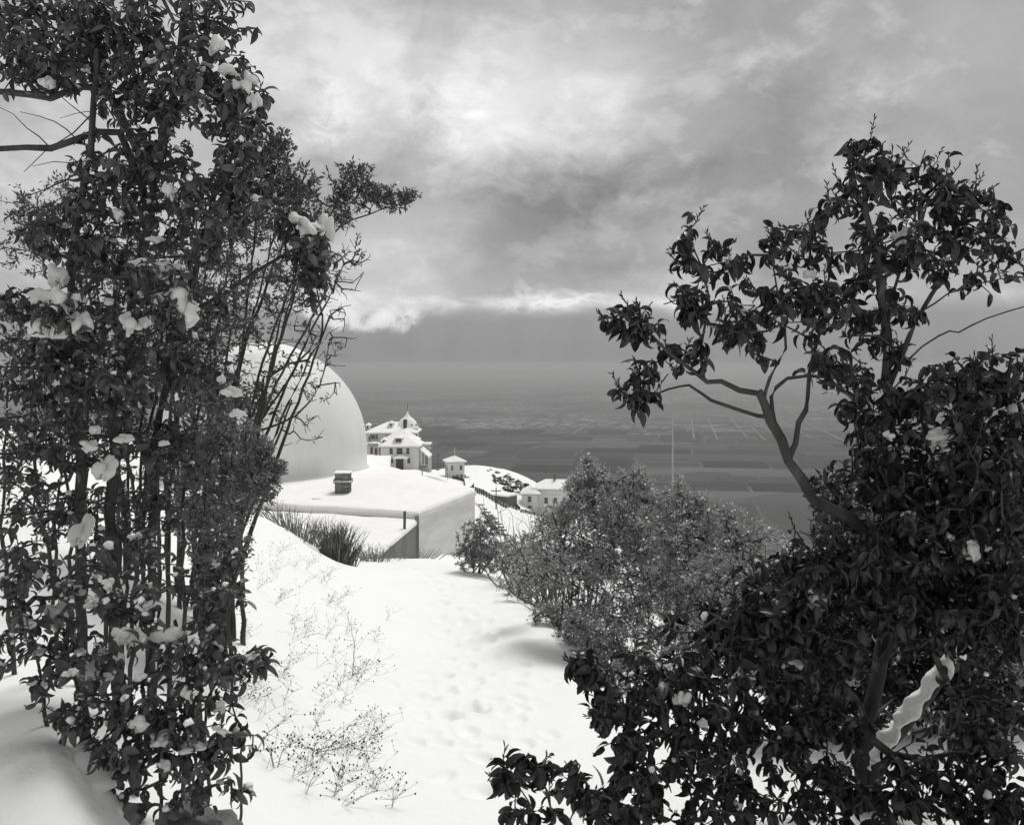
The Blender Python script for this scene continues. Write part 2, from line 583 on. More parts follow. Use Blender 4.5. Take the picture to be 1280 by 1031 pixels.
# snow over the spur; dark brush and bare earth show through on the far flanks
SG = bpy.data.materials.new('snow_cover')
SG.use_nodes = True
t = SG.node_tree
N = NT(t)
b = t.nodes['Principled BSDF']
tcn = N.new('ShaderNodeTexCoord')
geo = N.new('ShaderNodeNewGeometry')
sp = N.new('ShaderNodeSeparateXYZ'); t.links.new(geo.outputs['Normal'], sp.inputs[0])
sg = N.new('ShaderNodeSeparateXYZ'); t.links.new(tcn.outputs['Object'], sg.inputs[0])
v = tcn.outputs['Object']
steep = N.smooth(sp.outputs[2], 0.80, 0.93, 1.0, 0.0)
n1 = N.noise(v, 0.35, 7, 0.65, 0.4)
far = N.smooth(sg.outputs[1], 60, 140)
patch = N.smooth(n1, 0.50, 0.60)
bare = N.mul(N.mul(N.mul(steep, far), patch), 0.25)
base = N.add(0.86, N.mul(N.noise(v, 2.0, 6, 0.6), 0.07))
mxb = N.new('ShaderNodeMix', data_type='FLOAT')
N.put(mxb.inputs[0], bare); N.put(mxb.inputs[2], base); N.put(mxb.inputs[3], 0.10)
cc = N.new('ShaderNodeCombineColor')
N.put(cc.inputs[0], mxb.outputs[0]); N.put(cc.inputs[1], mxb.outputs[0]); N.put(cc.inputs[2], N.mul(mxb.outputs[0], 0.995))
t.links.new(cc.outputs[0], b.inputs['Base Color'])
b.inputs['Roughness'].default_value = 0.7
b.inputs['Specular IOR Level'].default_value = 0.25
bh = N.add(N.noise(v, 7.0, 6, 0.6), N.mul(N.noise(v, 60.0, 3, 0.6), 0.25))
bp = N.new('ShaderNodeBump'); bp.inputs['Distance'].default_value = 0.022; bp.inputs['Strength'].default_value = 0.8
t.links.new(bh, bp.inputs['Height']); t.links.new(bp.outputs[0], b.inputs['Normal'])
go = obj('snow_ground', me, SG)
tag(go, 'deep white snow over the mountain spur and footpath', 'snow', None, 'structure')

# ------------------------------------------------------------------ the valley floor, its fields and roads
VZ = -640.0
VA = math.atan2(841 - CX, F)           # direction of the street grid
ve, vn = np.array([math.cos(VA), -math.sin(VA)]), np.array([math.sin(VA), math.cos(VA)])


def vpt(e, n, z=0.0):
    p = ve * e + vn * n
    return (p[0], p[1], VZ + z)


VM = bpy.data.materials.new('valley_land')
VM.use_nodes = True
t = VM.node_tree
N = NT(t)
b = t.nodes['Principled BSDF']
tcn = N.new('ShaderNodeTexCoord')
mp = N.new('ShaderNodeMapping'); mp.inputs['Rotation'].default_value = (0, 0, VA)
t.links.new(tcn.outputs['Object'], mp.inputs[0])
v = mp.outputs[0]
vo = N.new('ShaderNodeTexVoronoi', distance='CHEBYCHEV'); vo.inputs['Scale'].default_value = 1 / 420.0; vo.inputs['Randomness'].default_value = 0.75
t.links.new(v, vo.inputs['Vector'])
bwv = N.new('ShaderNodeSeparateColor'); t.links.new(vo.outputs['Color'], bwv.inputs[0])
vo2 = N.new('ShaderNodeTexVoronoi', distance='CHEBYCHEV'); vo2.inputs['Scale'].default_value = 1 / 55.0; vo2.inputs['Randomness'].default_value = 1.0
t.links.new(v, vo2.inputs['Vector'])
bw2 = N.new('ShaderNodeSeparateColor'); t.links.new(vo2.outputs['Color'], bw2.inputs[0])
big = N.noise(v, 1 / 3500.0, 5, 0.6)
dots = N.smooth(bw2.outputs[0], 0.72, 0.98)
town = N.mul(N.smooth(N.noise(v, 1 / 2600.0, 3, 0.5), 0.42, 0.56), 1.0)
sv = N.new('ShaderNodeSeparateXYZ'); t.links.new(v, sv.inputs[0])
town = N.mul(town, N.smooth(sv.outputs[1], 7600, 9000))
val = N.add(0.05, N.mul(bwv.outputs[0], 0.07))
val = N.add(val, N.mul(N.sub(big, 0.5), 0.06))
val = N.add(val, N.mul(N.mul(dots, town), 0.30))
val = N.m('MAXIMUM', val, 0.03)
cc = N.new('ShaderNodeCombineColor')
for i in range(3): t.links.new(val, cc.inputs[i])
t.links.new(cc.outputs[0], b.inputs['Base Color'])
b.inputs['Roughness'].default_value = 1.0
b.inputs['Specular IOR Level'].default_value = 0.0
E = 150000.0
mb = MB()
xs = np.linspace(-E, E, 31); ys = np.linspace(-3000, E, 31)
vs = [(x, y, VZ) for y in ys for x in xs]
fs = [(j * 31 + i, j * 31 + i + 1, (j + 1) * 31 + i + 1, (j + 1) * 31 + i) for j in range(30) for i in range(30)]
mb.add(vs, fs)
valley = mb.build('valley_floor', VM)
tag(valley, 'dark flat valley plain of farm fields reaching the hazy horizon', 'valley', None, 'structure')

# single fields, told apart by their crop; near ones as pieces of the valley floor
FM = [mat('field_%s' % nm, a, c, 1 / 60.0, 1.0, 0, 30, 0.0) for nm, a, c in
      (('ploughed', .034, .046), ('orchard', .016, .026), ('pasture', .056, .074), ('stubble', .085, .11), ('grain', .046, .060))]
nfield = 0
n0 = 3300.0
frng = np.random.default_rng(3)
while n0 < 9300 and nfield < 285:
    dn = frng.uniform(300, 520)
    e0 = -2600 - frng.uniform(0, 400) if n0 < 6000 else -3600
    e1 = 2300 if n0 < 6000 else 3000
    e = e0
    while e < e1 and nfield < 285:
        de = frng.choice([260, 400, 420, 800])
        k = frng.choice(5, p=[.33, .14, .25, .08, .20])
        g = 9
        if frng.uniform() < 0.86:
            q = [vpt(e + g, n0 + g, 1.5), vpt(e + de - g, n0 + g, 1.5), vpt(e + de - g, n0 + dn - g, 1.5), vpt(e + g, n0 + dn - g, 1.5)]
            q2 = [(a_, b_, c_ - 1.2) for a_, b_, c_ in q]
            m_ = MB().add(q + q2, [(0, 1, 2, 3), (0, 4, 5, 1), (1, 5, 6, 2), (2, 6, 7, 3), (3, 7, 4, 0)])
            m_.build('field', FM[k], valley)
            nfield += 1
        e += de
    n0 += dn

ROADM = mat('pale_road', 0.17, 0.23, 1 / 300.0, 1.0, 0, 30, 0.0)
DARKM = mat('hedge_row', 0.022, 0.03, 1 / 30.0, 1.0, 0, 30, 0.0)


def road(e0, n0, e1, n1, w, label, m=None):
    a, c = np.array([e0, n0], float), np.array([e1, n1], float)
    dv = (c - a) / np.linalg.norm(c - a)
    s = np.array([-dv[1], dv[0]]) * w / 2
    q = [a + s, a - s, c - s, c + s]
    o = MB().add([vpt(p[0], p[1], 2.5) for p in q] + [vpt(p[0], p[1], 1.6) for p in q],
                 [(0, 1, 2, 3), (0, 4, 5, 1), (1, 5, 6, 2), (2, 6, 7, 3), (3, 7, 4, 0)]).build('road', m or ROADM)
    tag(o, label, 'road', 'roads across the valley', 'structure')


road(0, 4900, 0, 12200, 11, 'long straight pale road running away across the dark fields')
for e_, a_, c_, w_ in [(-905, 8800, 11500, 20), (-1500, 9200, 11800, 14), (178, 8300, 11600, 15), (372, 8300, 11600, 15), (640, 8600, 11800, 15), (760, 8300, 10300, 13),
                       (900, 9000, 12200, 15), (1180, 8600, 11800, 17), (1400, 8200, 11000, 17), (1750, 8200, 10600, 22), (2050, 8600, 11500, 18),
                       (-300, 9400, 11400, 12), (-2300, 9800, 12000, 14)]:
    road(e_, a_, e_ + 40, c_, w_, 'pale town street seen as a thin line in the distant plain')
for n_, a_, c_ in [(7500, -1500, -600), (7420, -400, 350), (6200, -1900, 900), (9050, -2600, 2600), (5150, -800, 1500)]:
    road(a_, n_, c_, n_ + 10, 34, 'dark hedge row drawn straight across the valley fields', DARKM)
road(-1560, 5300, -800, 8900, 22, 'dark diagonal track crossing the valley fields', DARKM)

# far low hills across the plain
mb = MB()
hv, hf = [], []
for i in range(121):
    a = R(-45 + 90 * i / 120)
    hgt = 130 + 90 * math.sin(i * 0.21) + 60 * math.sin(i * 0.53 + 1) + 30 * math.sin(i * 1.3)
    for k, (dr, zz) in enumerate([(-3500, -2), (-1200, 0.55), (0, 1.0), (1500, 0.5), (4000, -2)]):
        rr = 62000 + dr
        hv.append((rr * math.sin(a), rr * math.cos(a), VZ + (zz * max(hgt, 20) if zz > 0 else -6)))
for i in range(120):
    for k in range(4):
        hf.append((i * 5 + k, i * 5 + k + 1, (i + 1) * 5 + k + 1, (i + 1) * 5 + k))
mb.add(hv, [f[::-1] for f in hf])
tag(mb.build('hills', mat('far_hill_land', 0.05, 0.09, 1 / 2500.0, 1.0, 0, 30, 0.0), smooth=True), 'low dark hills on the far rim of the plain', 'hills', None, 'structure')

# ------------------------------------------------------------------ haze over the valley
HZ = bpy.data.materials.new('valley_haze')
HZ.use_nodes = True
t = HZ.node_tree
for n_ in list(t.nodes): t.nodes.remove(n_)
pv = t.nodes.new('ShaderNodeVolumePrincipled')
pv.inputs['Color'].default_value = (0.71, 0.71, 0.71, 1)
pv.inputs['Density'].default_value = 5.2e-5
pv.inputs['Anisotropy'].default_value = 0.0
om = t.nodes.new('ShaderNodeOutputMaterial')
t.links.new(pv.outputs[0], om.inputs['Volume'])
hz = MB().box(-E - 500, E + 500, -3500, E + 500, -702.0, 40.0).build('haze', HZ)
tag(hz, 'pale even haze lying over the valley', 'haze', None, 'stuff')


# ------------------------------------------------------------------ buildings
def window(parent, x, y, z, w, h, face='-y', d=0.10, bars=True, frame=0.12, fm=None):
    """window centred at x,y,z on a wall; a frame standing proud with the pane inside it"""
    fmb, pmb = MB(), MB()
    def bx(m, u0, u1, p0, p1, z0, z1):
        if face == '-y': m.box(x + u0, x + u1, y - p1, y - p0, z + z0, z + z1)
        elif face == '+x': m.box(x + p0, x + p1, y + u0, y + u1, z + z0, z + z1)
        else: m.box(x - p1, x - p0, y + u0, y + u1, z + z0, z + z1)
    a, c = w / 2, h / 2
    bx(fmb, -a - frame, -a, -0.05, d, -c, c)
    bx(fmb, a, a + frame, -0.05, d, -c, c)
    bx(fmb, -a - frame, a + frame, -0.05, d, c, c + frame)
    bx(fmb, -a - frame * 1.4, a + frame * 1.4, -0.05, d * 1.6, -c - frame, -c)
    if bars: bx(fmb, -a, a, 0.0, d * 0.7, -0.04, 0.04)
    f_ = fmb.build('window', fm or TRIM, parent)
    bx(pmb, -a, a, -0.04, d * 0.3, -c, c)
    pmb.build('pane', PANE, f_)
    return f_


def snow_roof(parent, build, eave=None, name='roof'):
    r_ = build.build(name, SNOW_FAR, parent)
    if eave is not None: eave.build('eave', TRIM, r_)
    return r_


# --- observatory: domed drum standing on a low building with a flat snowy roof
OB = empty('observatory', (-8.0, 40.0, -9.0), 'white domed observatory on a low building with a flat snow-covered roof', 'observatory')
ox, oy, oz = OB.location
A_, B_, C_, D_, E_, F_ = (-18, 38.0), (-3.30, 32.8), (-1.56, 38.5), (-5.6, 43.6), (-6.2, 49), (-18, 49)
poly = [A_, B_, C_, D_, E_, F_]
loc = [(x - ox, y - oy) for x, y in poly]
MB().prism(loc, 0.0, 3.82).build('wall', PAINT, OB)
# clapboards on the right-hand wall and the chamfered rear wall
def clap(p, q, z0, z1, step, name):
    p, q = np.array(p), np.array(q)
    u = (q - p) / np.linalg.norm(q - p)
    nrm = np.array([u[1], -u[0]])
    m = MB()
    z = z0
    while z < z1 - 0.02:
        zt = min(z + step, z1)
        a0, c0 = p + nrm * 0.018, q + nrm * 0.018
        a1, c1 = p + nrm * 0.008, q + nrm * 0.008
        m.add([(a0[0], a0[1], z), (c0[0], c0[1], z), (c1[0], c1[1], zt), (a1[0], a1[1], zt), (p[0], p[1], z), (q[0], q[1], z)],
              [(0, 1, 2, 3), (4, 5, 1, 0)])
        z = zt
    o = m.build(name, PAINT_W, OB)
    o['kind'] = 'stuff'
clap(loc[1], loc[2], 0.2, 3.80, 0.17, 'siding')
clap(loc[2], loc[3], 0.2, 3.80, 0.17, 'siding')
clap(loc[0], loc[1], 2.2, 3.80, 0.17, 'siding')
# corner boards and fascia
for (x, y) in (loc[1], loc[2]):
    MB().box(x - 0.07, x + 0.07, y - 0.07, y + 0.07, 0.0, 3.86).build('corner_board', PAINT, OB)
fa = MB()
for i in range(3):
    p, q = np.array(loc[i]), np.array(loc[i + 1])
    u = (q - p) / np.linalg.norm(q - p); nn = np.array([u[1], -u[0]])
    pts = [p + nn * 0.05, q + nn * 0.05, q + nn * 0.13, p + nn * 0.13]
    fa.prism([tuple(a) for a in pts][::-1], 3.74, 3.90)
fa.build('fascia', PAINT, OB)
# snow blanket on the roof: soft edged grid over the polygon, rising toward the drum
def in_poly(x, y, pl):
    c = False
    j = len(pl) - 1
    for i in range(len(pl)):
        if (pl[i][1] > y) != (pl[j][1] > y) and x < (pl[j][0] - pl[i][0]) * (y - pl[i][1]) / (pl[j][1] - pl[i][1]) + pl[i][0]:
            c = not c
        j = i
    return c
def poly_snow(pl, zfun, n=60, thick=0.22, over=0.06, name='roof_snow', parent=None, off=(0, 0, 0), mt=None):
    """a quilt of snow with a rounded rim over a convex outline, built ring by ring"""
    pl = np.array(pl, float)
    cen = pl.mean(0)
    # dense outline
    out = []
    for i in range(len(pl)):
        a, c = pl[i], pl[(i + 1) % len(pl)]
        k = max(2, int(np.linalg.norm(c - a) / 0.25))
        for s in range(k): out.append(a + (c - a) * s / k)
    out = np.array(out)
    rings = [(1.0 + 0, -1), (1.0, 0.25), (0.997, 0.6), (0.99, 0.85), (0.975, 1.0)] + [(s, 1.0) for s in np.linspace(0.93, 0.03, 16)]
    vs, nO = [], len(out)
    for s, hgt in rings:
        o_ = cen + (out - cen) * s
        o_ = o_ + (out - cen) / np.linalg.norm(out - cen, axis=1, keepdims=True) * over * (1 if s > 0.99 else 0)
        zz = np.array([zfun(x, y) for x, y in o_])
        zz = zz + (hgt * thick if hgt >= 0 else -0.03)
        if hgt >= 0.99: zz = zz + wavy(o_[:, 0], o_[:, 1], 0.7, 8) * 0.022
        else: zz = zz + wavy(o_[:, 0], o_[:, 1], 3.0, 4) * 0.012 * max(hgt, 0)
        vs.append(np.stack([o_[:, 0] - off[0], o_[:, 1] - off[1], zz - off[2]], 1))
    vs = np.vstack(vs + [np.array([[cen[0] - off[0], cen[1] - off[1], zfun(*cen) + thick - off[2]]])])
    q = []
    for k in range(len(rings) - 1):
        for i in range(nO):
            i2 = (i + 1) % nO
            q.append((k * nO + i, k * nO + i2, (k + 1) * nO + i2, (k + 1) * nO + i))
    kk = (len(rings) - 1) * nO
    tr = [(kk + i, kk + (i + 1) % nO, len(vs) - 1) for i in range(nO)]
    return obj(name, mesh_quads(name, vs, q, True, None, tr), mt or SNOW, parent)
DC = np.array([-11.1, 43.0]); DR = 4.55
def roofz(x, y):
    front = np.array([-5.4, 1.9]) / math.hypot(5.4, 1.9)
    nn = np.array([0.33, 0.94])
    dd = (np.array([x, y]) - np.array(B_)) @ nn
    dl = (np.array([x, y]) - np.array(C_)) @ np.array([-1, 0.0])
    s = np.clip(dd / 7.5, 0, 1); l = np.clip(dl / 4.5, 0, 1)
    return -5.17 + 0.36 * (s * s * (3 - 2 * s)) * (l * l * (3 - 2 * l))
poly_snow(poly, roofz, name='roof_snow', parent=OB, off=(ox, oy, oz), thick=0.20)
# drum and dome
dcx, dcy = DC[0] - ox, DC[1] - oy
MB().lathe([(0.0, 3.6), (DR + 0.10, 3.6), (DR + 0.10, 4.02), (DR - 0.12, 4.02), (DR - 0.12, 4.26), (0, 4.26)], 72, dcx, dcy).build('drum', TRIM, OB)
prof = [(DR + 0.10, 4.22), (DR + 0.12, 4.24), (DR + 0.12, 4.36), (DR, 4.40), (DR, 5.24)]
for k in range(1, 31):
    a = (math.pi / 2) * k / 30
    prof.append((max(DR * math.cos(a), 0.001), 5.24 + DR * 1.02 * math.sin(a)))
DOMEM = bpy.data.materials.new('dome_canvas')
DOMEM.use_nodes = True
t = DOMEM.node_tree; N = NT(t); b = t.nodes['Principled BSDF']
tcn = N.new('ShaderNodeTexCoord'); v = tcn.outputs['Object']
nn_ = N.add(N.mul(N.noise(v, 0.8, 5, 0.6, 0.2, (1, 1, .35)), 0.16), N.mul(N.noise(v, 5.0, 6, 0.65, 0.2, (1, 1, .12)), 0.12))
vv = N.add(0.58, nn_)
cc = N.new('ShaderNodeCombineColor')
for i in range(3): t.links.new(vv, cc.inputs[i])
t.links.new(cc.outputs[0], b.inputs['Base Color'])
b.inputs['Roughness'].default_value = 0.55; b.inputs['Specular IOR Level'].default_value = 0.35
bp = N.new('ShaderNodeBump'); bp.inputs['Distance'].default_value = 0.02; t.links.new(N.noise(v, 1.2, 4, 0.6), bp.inputs['Height']); t.links.new(bp.outputs[0], b.inputs['Normal'])
dome = MB().lathe(prof, 96, dcx, dcy).build('dome', DOMEM, OB, smooth=True)
# shutter rails either side of the viewing slit, facing away over the valley to the left
for s in (-1, 1):
    ph = []
    for k in range(0, 31):
        a = (math.pi / 2) * k / 30
        rr_, zz_ = DR * math.cos(a) + 0.05, 5.24 + DR * 1.02 * math.sin(a) + 0.03
        ph.append((dcx - rr_ * 0.94 + s * 0.25, dcy + rr_ * 0.34 + s * 0.6, zz_))
    MB().tube(ph, 0.06, 6).build('shutter_rail', TRIM, dome)
# snow lying on the crown of the dome
sp_ = [(0.001, 5.24 + DR * 1.02 + 0.10)]
for k in range(1, 10):
    a = (math.pi / 2) * (1 - k / 30)
    sp_.append((DR * math.cos(a), 5.24 + DR * 1.02 * math.sin(a) + 0.10 * (1 - (k / 9.0) ** 2) - (0.03 if k == 9 else 0)))
MB().lathe(sp_[::-1], 60, dcx, dcy).build('crown_snow', SNOW, dome, smooth=True)
# brick chimney
ch = P(429, 615, 36.6)
cx_, cy_ = ch[0] - ox, ch[1] - oy
CH = MB().box(cx_ - .24, cx_ + .24, cy_ - .24, cy_ + .24, 3.7, 4.88).build('chimney', mat('chimney_mortar', 0.30, 0.36, 8.0, 0.95), OB)
BRM = [mat('brick_a', 0.13, 0.20, 9.0, 0.95, 0.01, 40), mat('brick_b', 0.17, 0.25, 9.0, 0.95, 0.01, 40), mat('brick_c', 0.10, 0.15, 9.0, 0.95, 0.01, 40)]
bme = []
for k in range(3):
    bme.append(mesh_from('brick', *(lambda m: (m.v, m.f))(MB().box(-.115, .115, -.06, .06, -.032, .032))))
    bme[-1].materials.append(BRM[k])
zc, c_ = 3.74, 0
while zc < 4.86:
    big_ = 4.50 < zc < 4.62
    for s_ in range(4):
        for h_ in (-1, 1):
            u_ = h_ * 0.125 + (0.0 if c_ % 2 else 0.02 * h_)
            o_ = 0.215 + (0.06 if big_ else 0.0)
            a_ = s_ * math.pi / 2
            o = obj('brick', bme[random.randrange(3)], None, CH, (cx_ + math.cos(a_) * o_ - math.sin(a_) * u_, cy_ + math.sin(a_) * o_ + math.cos(a_) * u_, zc), a_ + math.pi / 2)
    zc += 0.078; c_ += 1
MB().box(cx_ - .30, cx_ + .30, cy_ - .30, cy_ + .30, 4.862, 4.91).build('chimney_snow', SNOW_LUMP, CH)
MB().box(cx_ - .34, cx_ + .34, cy_ - .34, cy_ + .34, 4.545, 4.575).build('chimney_ledge_snow', SNOW_LUMP, CH)
# planks poking from the roof snow
for px, py, ln, ra in ((372, 614, 1.3, 0.1), (398, 624, 0.5, -0.2)):
    p = P(px, py, 37.2 if py < 620 else 35.2)
    MB().tube([(p[0] - ox - ln / 2, p[1] - oy, p[2] - oz), (p[0] - ox + ln / 2, p[1] - oy + .1, p[2] - oz - .03)], 0.035, 5).build('roof_plank', POLE, OB)

# --- lean-to with a sloping snowy roof against the front wall
LT = empty('lean_to_shed', (-7.0, 30.5, -8.6), 'low lean-to shed with sloping snowy roof and dark board end wall', 'shed')
lx, ly, lz = LT.location
top_b = P(521, 647, 32.55)          # back top corner at the building
top_f = P(470, 689, 28.0)           # front end of the end wall
fr = np.array([-5.4, 1.9]) / math.hypot(5.4, 1.9)
back_l = top_b[:2] + fr * 11.5
front_l = top_f[:2] + fr * 11.0
pl = [tuple(front_l), tuple(top_f[:2]), tuple(top_b[:2]), tuple(back_l)]
nslope = np.array([0.33, 0.94])
sb, sf = top_b[:2] @ nslope, top_f[:2] @ nslope
def leanz(x, y):
    s = (np.array([x, y]) @ nslope - sf) / (sb - sf)
    return top_f[2] + (top_b[2] - top_f[2]) * s - 0.18
poly_snow(pl, leanz, name='roof', parent=LT, off=(lx, ly, lz), thick=0.16, over=0.03)
MB().prism([(x - lx + (0.05 if i in (1, 2) else 0) * -1, y - ly) for i, (x, y) in enumerate(pl)], [leanz(x, y) - 0.12 - lz for x, y in pl], [leanz(x, y) - 0.012 - lz for x, y in pl]).build('roof_deck', DARKWOOD, LT)
ev, ew = top_f[:2], top_b[:2]
npl = 17
eu = (ew - ev) / np.linalg.norm(ew - ev); en = np.array([eu[1], -eu[0]])
seg = np.linalg.norm(ew - ev) / npl
for k in range(npl):
    a0 = ev + eu * (seg * k + 0.006); a1 = ev + eu * (seg * (k + 1) - 0.006)
    jt = rng.uniform(0, 0.014)
    q = [a0 + en * jt, a1 + en * jt, a1 + en * (jt - 0.03), a0 + en * (jt - 0.03)]
    q = [(x - lx, y - ly) for x, y in q][::-1]
    zt = [leanz(x + lx, y + ly) + 0.02 - lz for x, y in q]
    MB().prism(q, -0.4, zt).build('plank', DARKWOOD, LT)
MB().box(top_b[0] - lx - .06, top_b[0] - lx + .07, top_b[1] - ly - .06, top_b[1] - ly + .06, -0.4, top_b[2] - lz + 0.06).build('corner_post', DARKWOOD, LT)
pp = P(505.5, 655, 31.2)
MB().tube([(pp[0], pp[1], pp[2] - 0.6), (pp[0] + .01, pp[1], pp[2] + 0.42)], 0.045, 8).build('post', POLE)
tag(bpy.data.objects['post'], 'short dark post standing at the edge of the lean-to roof', 'post')


# --- the hotel on its terrace
HD = 260.0
H0 = P(499, 587, HD)
HO = empty('hotel', tuple(H0), 'large white hotel with snowy hipped roofs and a domed turret', 'hotel')
def hl(px, py, y):
    p = P(px, py, HD + y)
    return p[0] - H0[0], y, p[2] - H0[2]
def hbox(px0, px1, y0, y1, py_top, z0=-4.0):
    x0, _, zt = hl(px0, py_top, y0); x1 = hl(px1, py_top, y0)[0]
    return x0, x1, y0, y1, z0, zt
def wing(px0, px1, y0, y1, py_top, py_ridge, ov=0.7, ridge='x', inset=None, name='wall'):
    x0, x1, y0, y1, z0, zt = hbox(px0, px1, y0, y1, py_top)
    MB().box(x0, x1, y0, y1, z0, zt).build(name, HOTEL, HO)
    ym = (y0 + y1) / 2 if ridge == 'x' else y0 + (x1 - x0) / 2
    zr = hl(px0, py_ridge, ym)[2]
    rf = MB().hip(x0, x1, y0, y1, zt + 0.12, zr - zt - 0.47, ov, inset, 0.35, ridge)
    ev = MB().box(x0 - ov + .05, x1 + ov - .05, y0 - ov + .05, y1 + ov - .05, zt - 0.12, zt + 0.10)
    snow_roof(HO, rf, ev)
    return x0, x1, zt
a = wing(475.7, 522.6, 0, 12, 559, 541, 0.6, 'x', 5.5)
wing(478, 520, 12.3, 21, 553, 536, 0.6, 'x', 5.0)
wing(458.5, 518, 21.3, 35, 542, 527, 0.8, 'x', 6.0)
wing(458.2, 474, 15.5, 21.0, 557, 552, 0.4)                      # low gallery of the left wing
# dormers
def dormer(px, py, y, w, h, dp):
    x, _, z = hl(px, py, y)
    d_ = MB().box(x - w / 2, x + w / 2, y, y + dp, z - h / 2, z + h / 2).build('dormer', HOTEL, HO)
    MB().hip(x - w / 2, x + w / 2, y, y + dp, z + h / 2 + .002, 0.6, 0.35, None, 0.15, 'y').build('dormer_roof', SNOW_FAR, d_)
    m = MB().box(x - w / 2 + .2, x + w / 2 - .2, y - 0.06, y + .05, z - h / 2 + .2, z + h / 2 - .1).build('pane', PANE, d_)
dormer(498, 550.5, 1.3, 1.9, 1.25, 4)
dormer(488.5, 531, 24.3, 1.0, 0.9, 3)
dormer(459.5, 534, 24.0, 0.9, 1.0, 3)
dormer(479.5, 552.0, 5.0, 0.9, 0.8, 2.5)
# windows of the near wing
for px, w in ((489, 0.75), (499.5, 1.45), (509.8, 0.75)):
    x, y, z = hl(px, 563.8, 0)
    window(HO, x, 0, z, w, 1.45, bars=True)
for px in (490, 511):
    x, y, z = hl(px, 575.5, 0)
    window(HO, x, 0, z, 0.7, 1.3)
# porch with a snowy canopy, posts and a dark double door
x0, x1 = hl(491.5, 573, -2.2)[0], hl(509.5, 573, -2.2)[0]
zc = hl(500, 573.3, -2.2)[2]
po = MB().hip(x0, x1, -2.2, 0.0, zc, 0.75, 0.15, 1.6, 0.25, 'x').build('porch_roof', SNOW_FAR, HO)
for s in (x0 + .3, x1 - .3):
    MB().box(s - .09, s + .09, -2.05, -1.87, -1, zc - .002).build('porch_post', PAINT, po)
dz = hl(499.5, 580, 0)[2]
dr = MB().box(hl(495, 0, 0)[0], hl(504.3, 0, 0)[0], -0.08, 0.05, -0.3, zc - 0.15).build('door', mat('dark_door', 0.06, 0.09, 2, 0.6), HO)
for k in (-1, 1):
    xm = hl(499.6, 0, 0)[0]
    MB().box(xm + k * 0.5 - .3, xm + k * 0.5 + .3, -0.11, -0.075, 0.9, 1.8).build('pane', PANE, dr)
# turret with bell-shaped roof, finial and lights
tx, ty, _ = hl(510.2, 587, 27)
kz = lambda py: hl(510, py, 27)[2]
tr_ = 2.95
MB().lathe([(0.01, -3), (tr_, -3), (tr_, kz(534.5)), (0.01, kz(534.5))], 16, tx, ty).build('turret_wall', HOTEL, HO)
prof2 = [(0.01, kz(535)), (tr_ + .45, kz(535)), (tr_ + .45, kz(533.8)), (tr_ * .98, kz(530)), (tr_ * .86, kz(526.5)), (tr_ * .62, kz(523.5)), (tr_ * .34, kz(521)), (tr_ * .15, kz(518)), (tr_ * .05, kz(514.5)), (0.005, kz(513.5))]
# the bell peaks a little left of the wall drum, above the roof ridge
tb = MB().lathe(prof2, 24, tx - 0.2, ty).build('turret_roof', SNOW_FAR, HO, smooth=True)
MB().tube([(tx - .2, ty, kz(516)), (tx - .2, ty, kz(503))], 0.07, 6).build('flag_pole', IRON, tb)
MB().box(hl(504, 0, 23.6)[0], hl(508.3, 0, 23.6)[0], 23.6, 25.5, hl(506, 535, 23.6)[2], hl(506, 524.5, 23.6)[2]).build('turret_dormer', mat('shutter_dark', .05, .08, 2, .7), HO)
for ang, z_ in [(-95, 541), (-60, 541), (-30, 541), (-75, 548.5), (-45, 548.5), (-20, 548.5), (-62, 531), (-28, 531)]:
    a_ = R(ang); zz = kz(z_)
    rr_ = tr_ + (0.02 if z_ > 535 else -0.1)
    w_ = MB().box(-0.33, 0.33, -0.1, 0.1, -0.75, 0.75) if z_ > 535 else MB().box(-0.22, 0.22, -0.14, 0.14, -0.3, 0.3)
    w_.build('window', PANE, HO, (tx + rr_ * math.cos(a_), ty + rr_ * math.sin(a_), zz), a_ + math.pi / 2)
# veranda and balcony toward the valley
x0, y0, zb = hl(523, 561, 18); x1 = hl(537.5, 561, 18)[0]
bal = MB().box(x0, x1, 18, 24, zb - .3, zb).build('balcony', TRIM, HO)
MB().box(x0 - .1, x1 + .1, 17.9, 24.1, zb + 1.15, zb + 1.5).build('balcony_snow', SNOW_FAR, bal)
for k in range(9):
    xx = x0 + (x1 - x0) * (k + .5) / 9
    MB().box(xx - .08, xx + .08, 17.95, 18.12, zb + .002, zb + 1.15).build('baluster', PAINT, bal)
for xx in (x1 - .25, x1 - 1.6, x0 + .4):
    MB().box(xx - .12, xx + .12, 18.3, 18.54, -8, zb - .302).build('balcony_post', PAINT, bal)
x0, y0, z1_ = hl(522.8, 558.5, 3); x1 = hl(537, 570.5, 3)[0]; z0_ = hl(530, 570.5, 3)[2]
va = MB().add([(x0 + .02, 2, z1_), (x1, 2, z0_), (x1, 11, z0_), (x0 + .02, 11, z1_), (x0 + .02, 2, z1_ - .3), (x1, 2, z0_ - .3), (x1, 11, z0_ - .3), (x0 + .02, 11, z1_ - .3)],
              [(0, 1, 2, 3), (7, 6, 5, 4), (0, 4, 5, 1), (1, 5, 6, 2), (2, 6, 7, 3), (3, 7, 4, 0)]).build('veranda_roof', SNOW_FAR, HO)
for k in range(4):
    yy = 2.3 + k * 2.8
    MB().box(x1 - .3, x1 - .1, yy, yy + .2, -6, z0_ - .25).build('veranda_post', PAINT, va)
MB().box(x0 + .03, x1 - .1, 2.2, 10.8, -5, 0.25).build('veranda_floor', TRIM, HO)
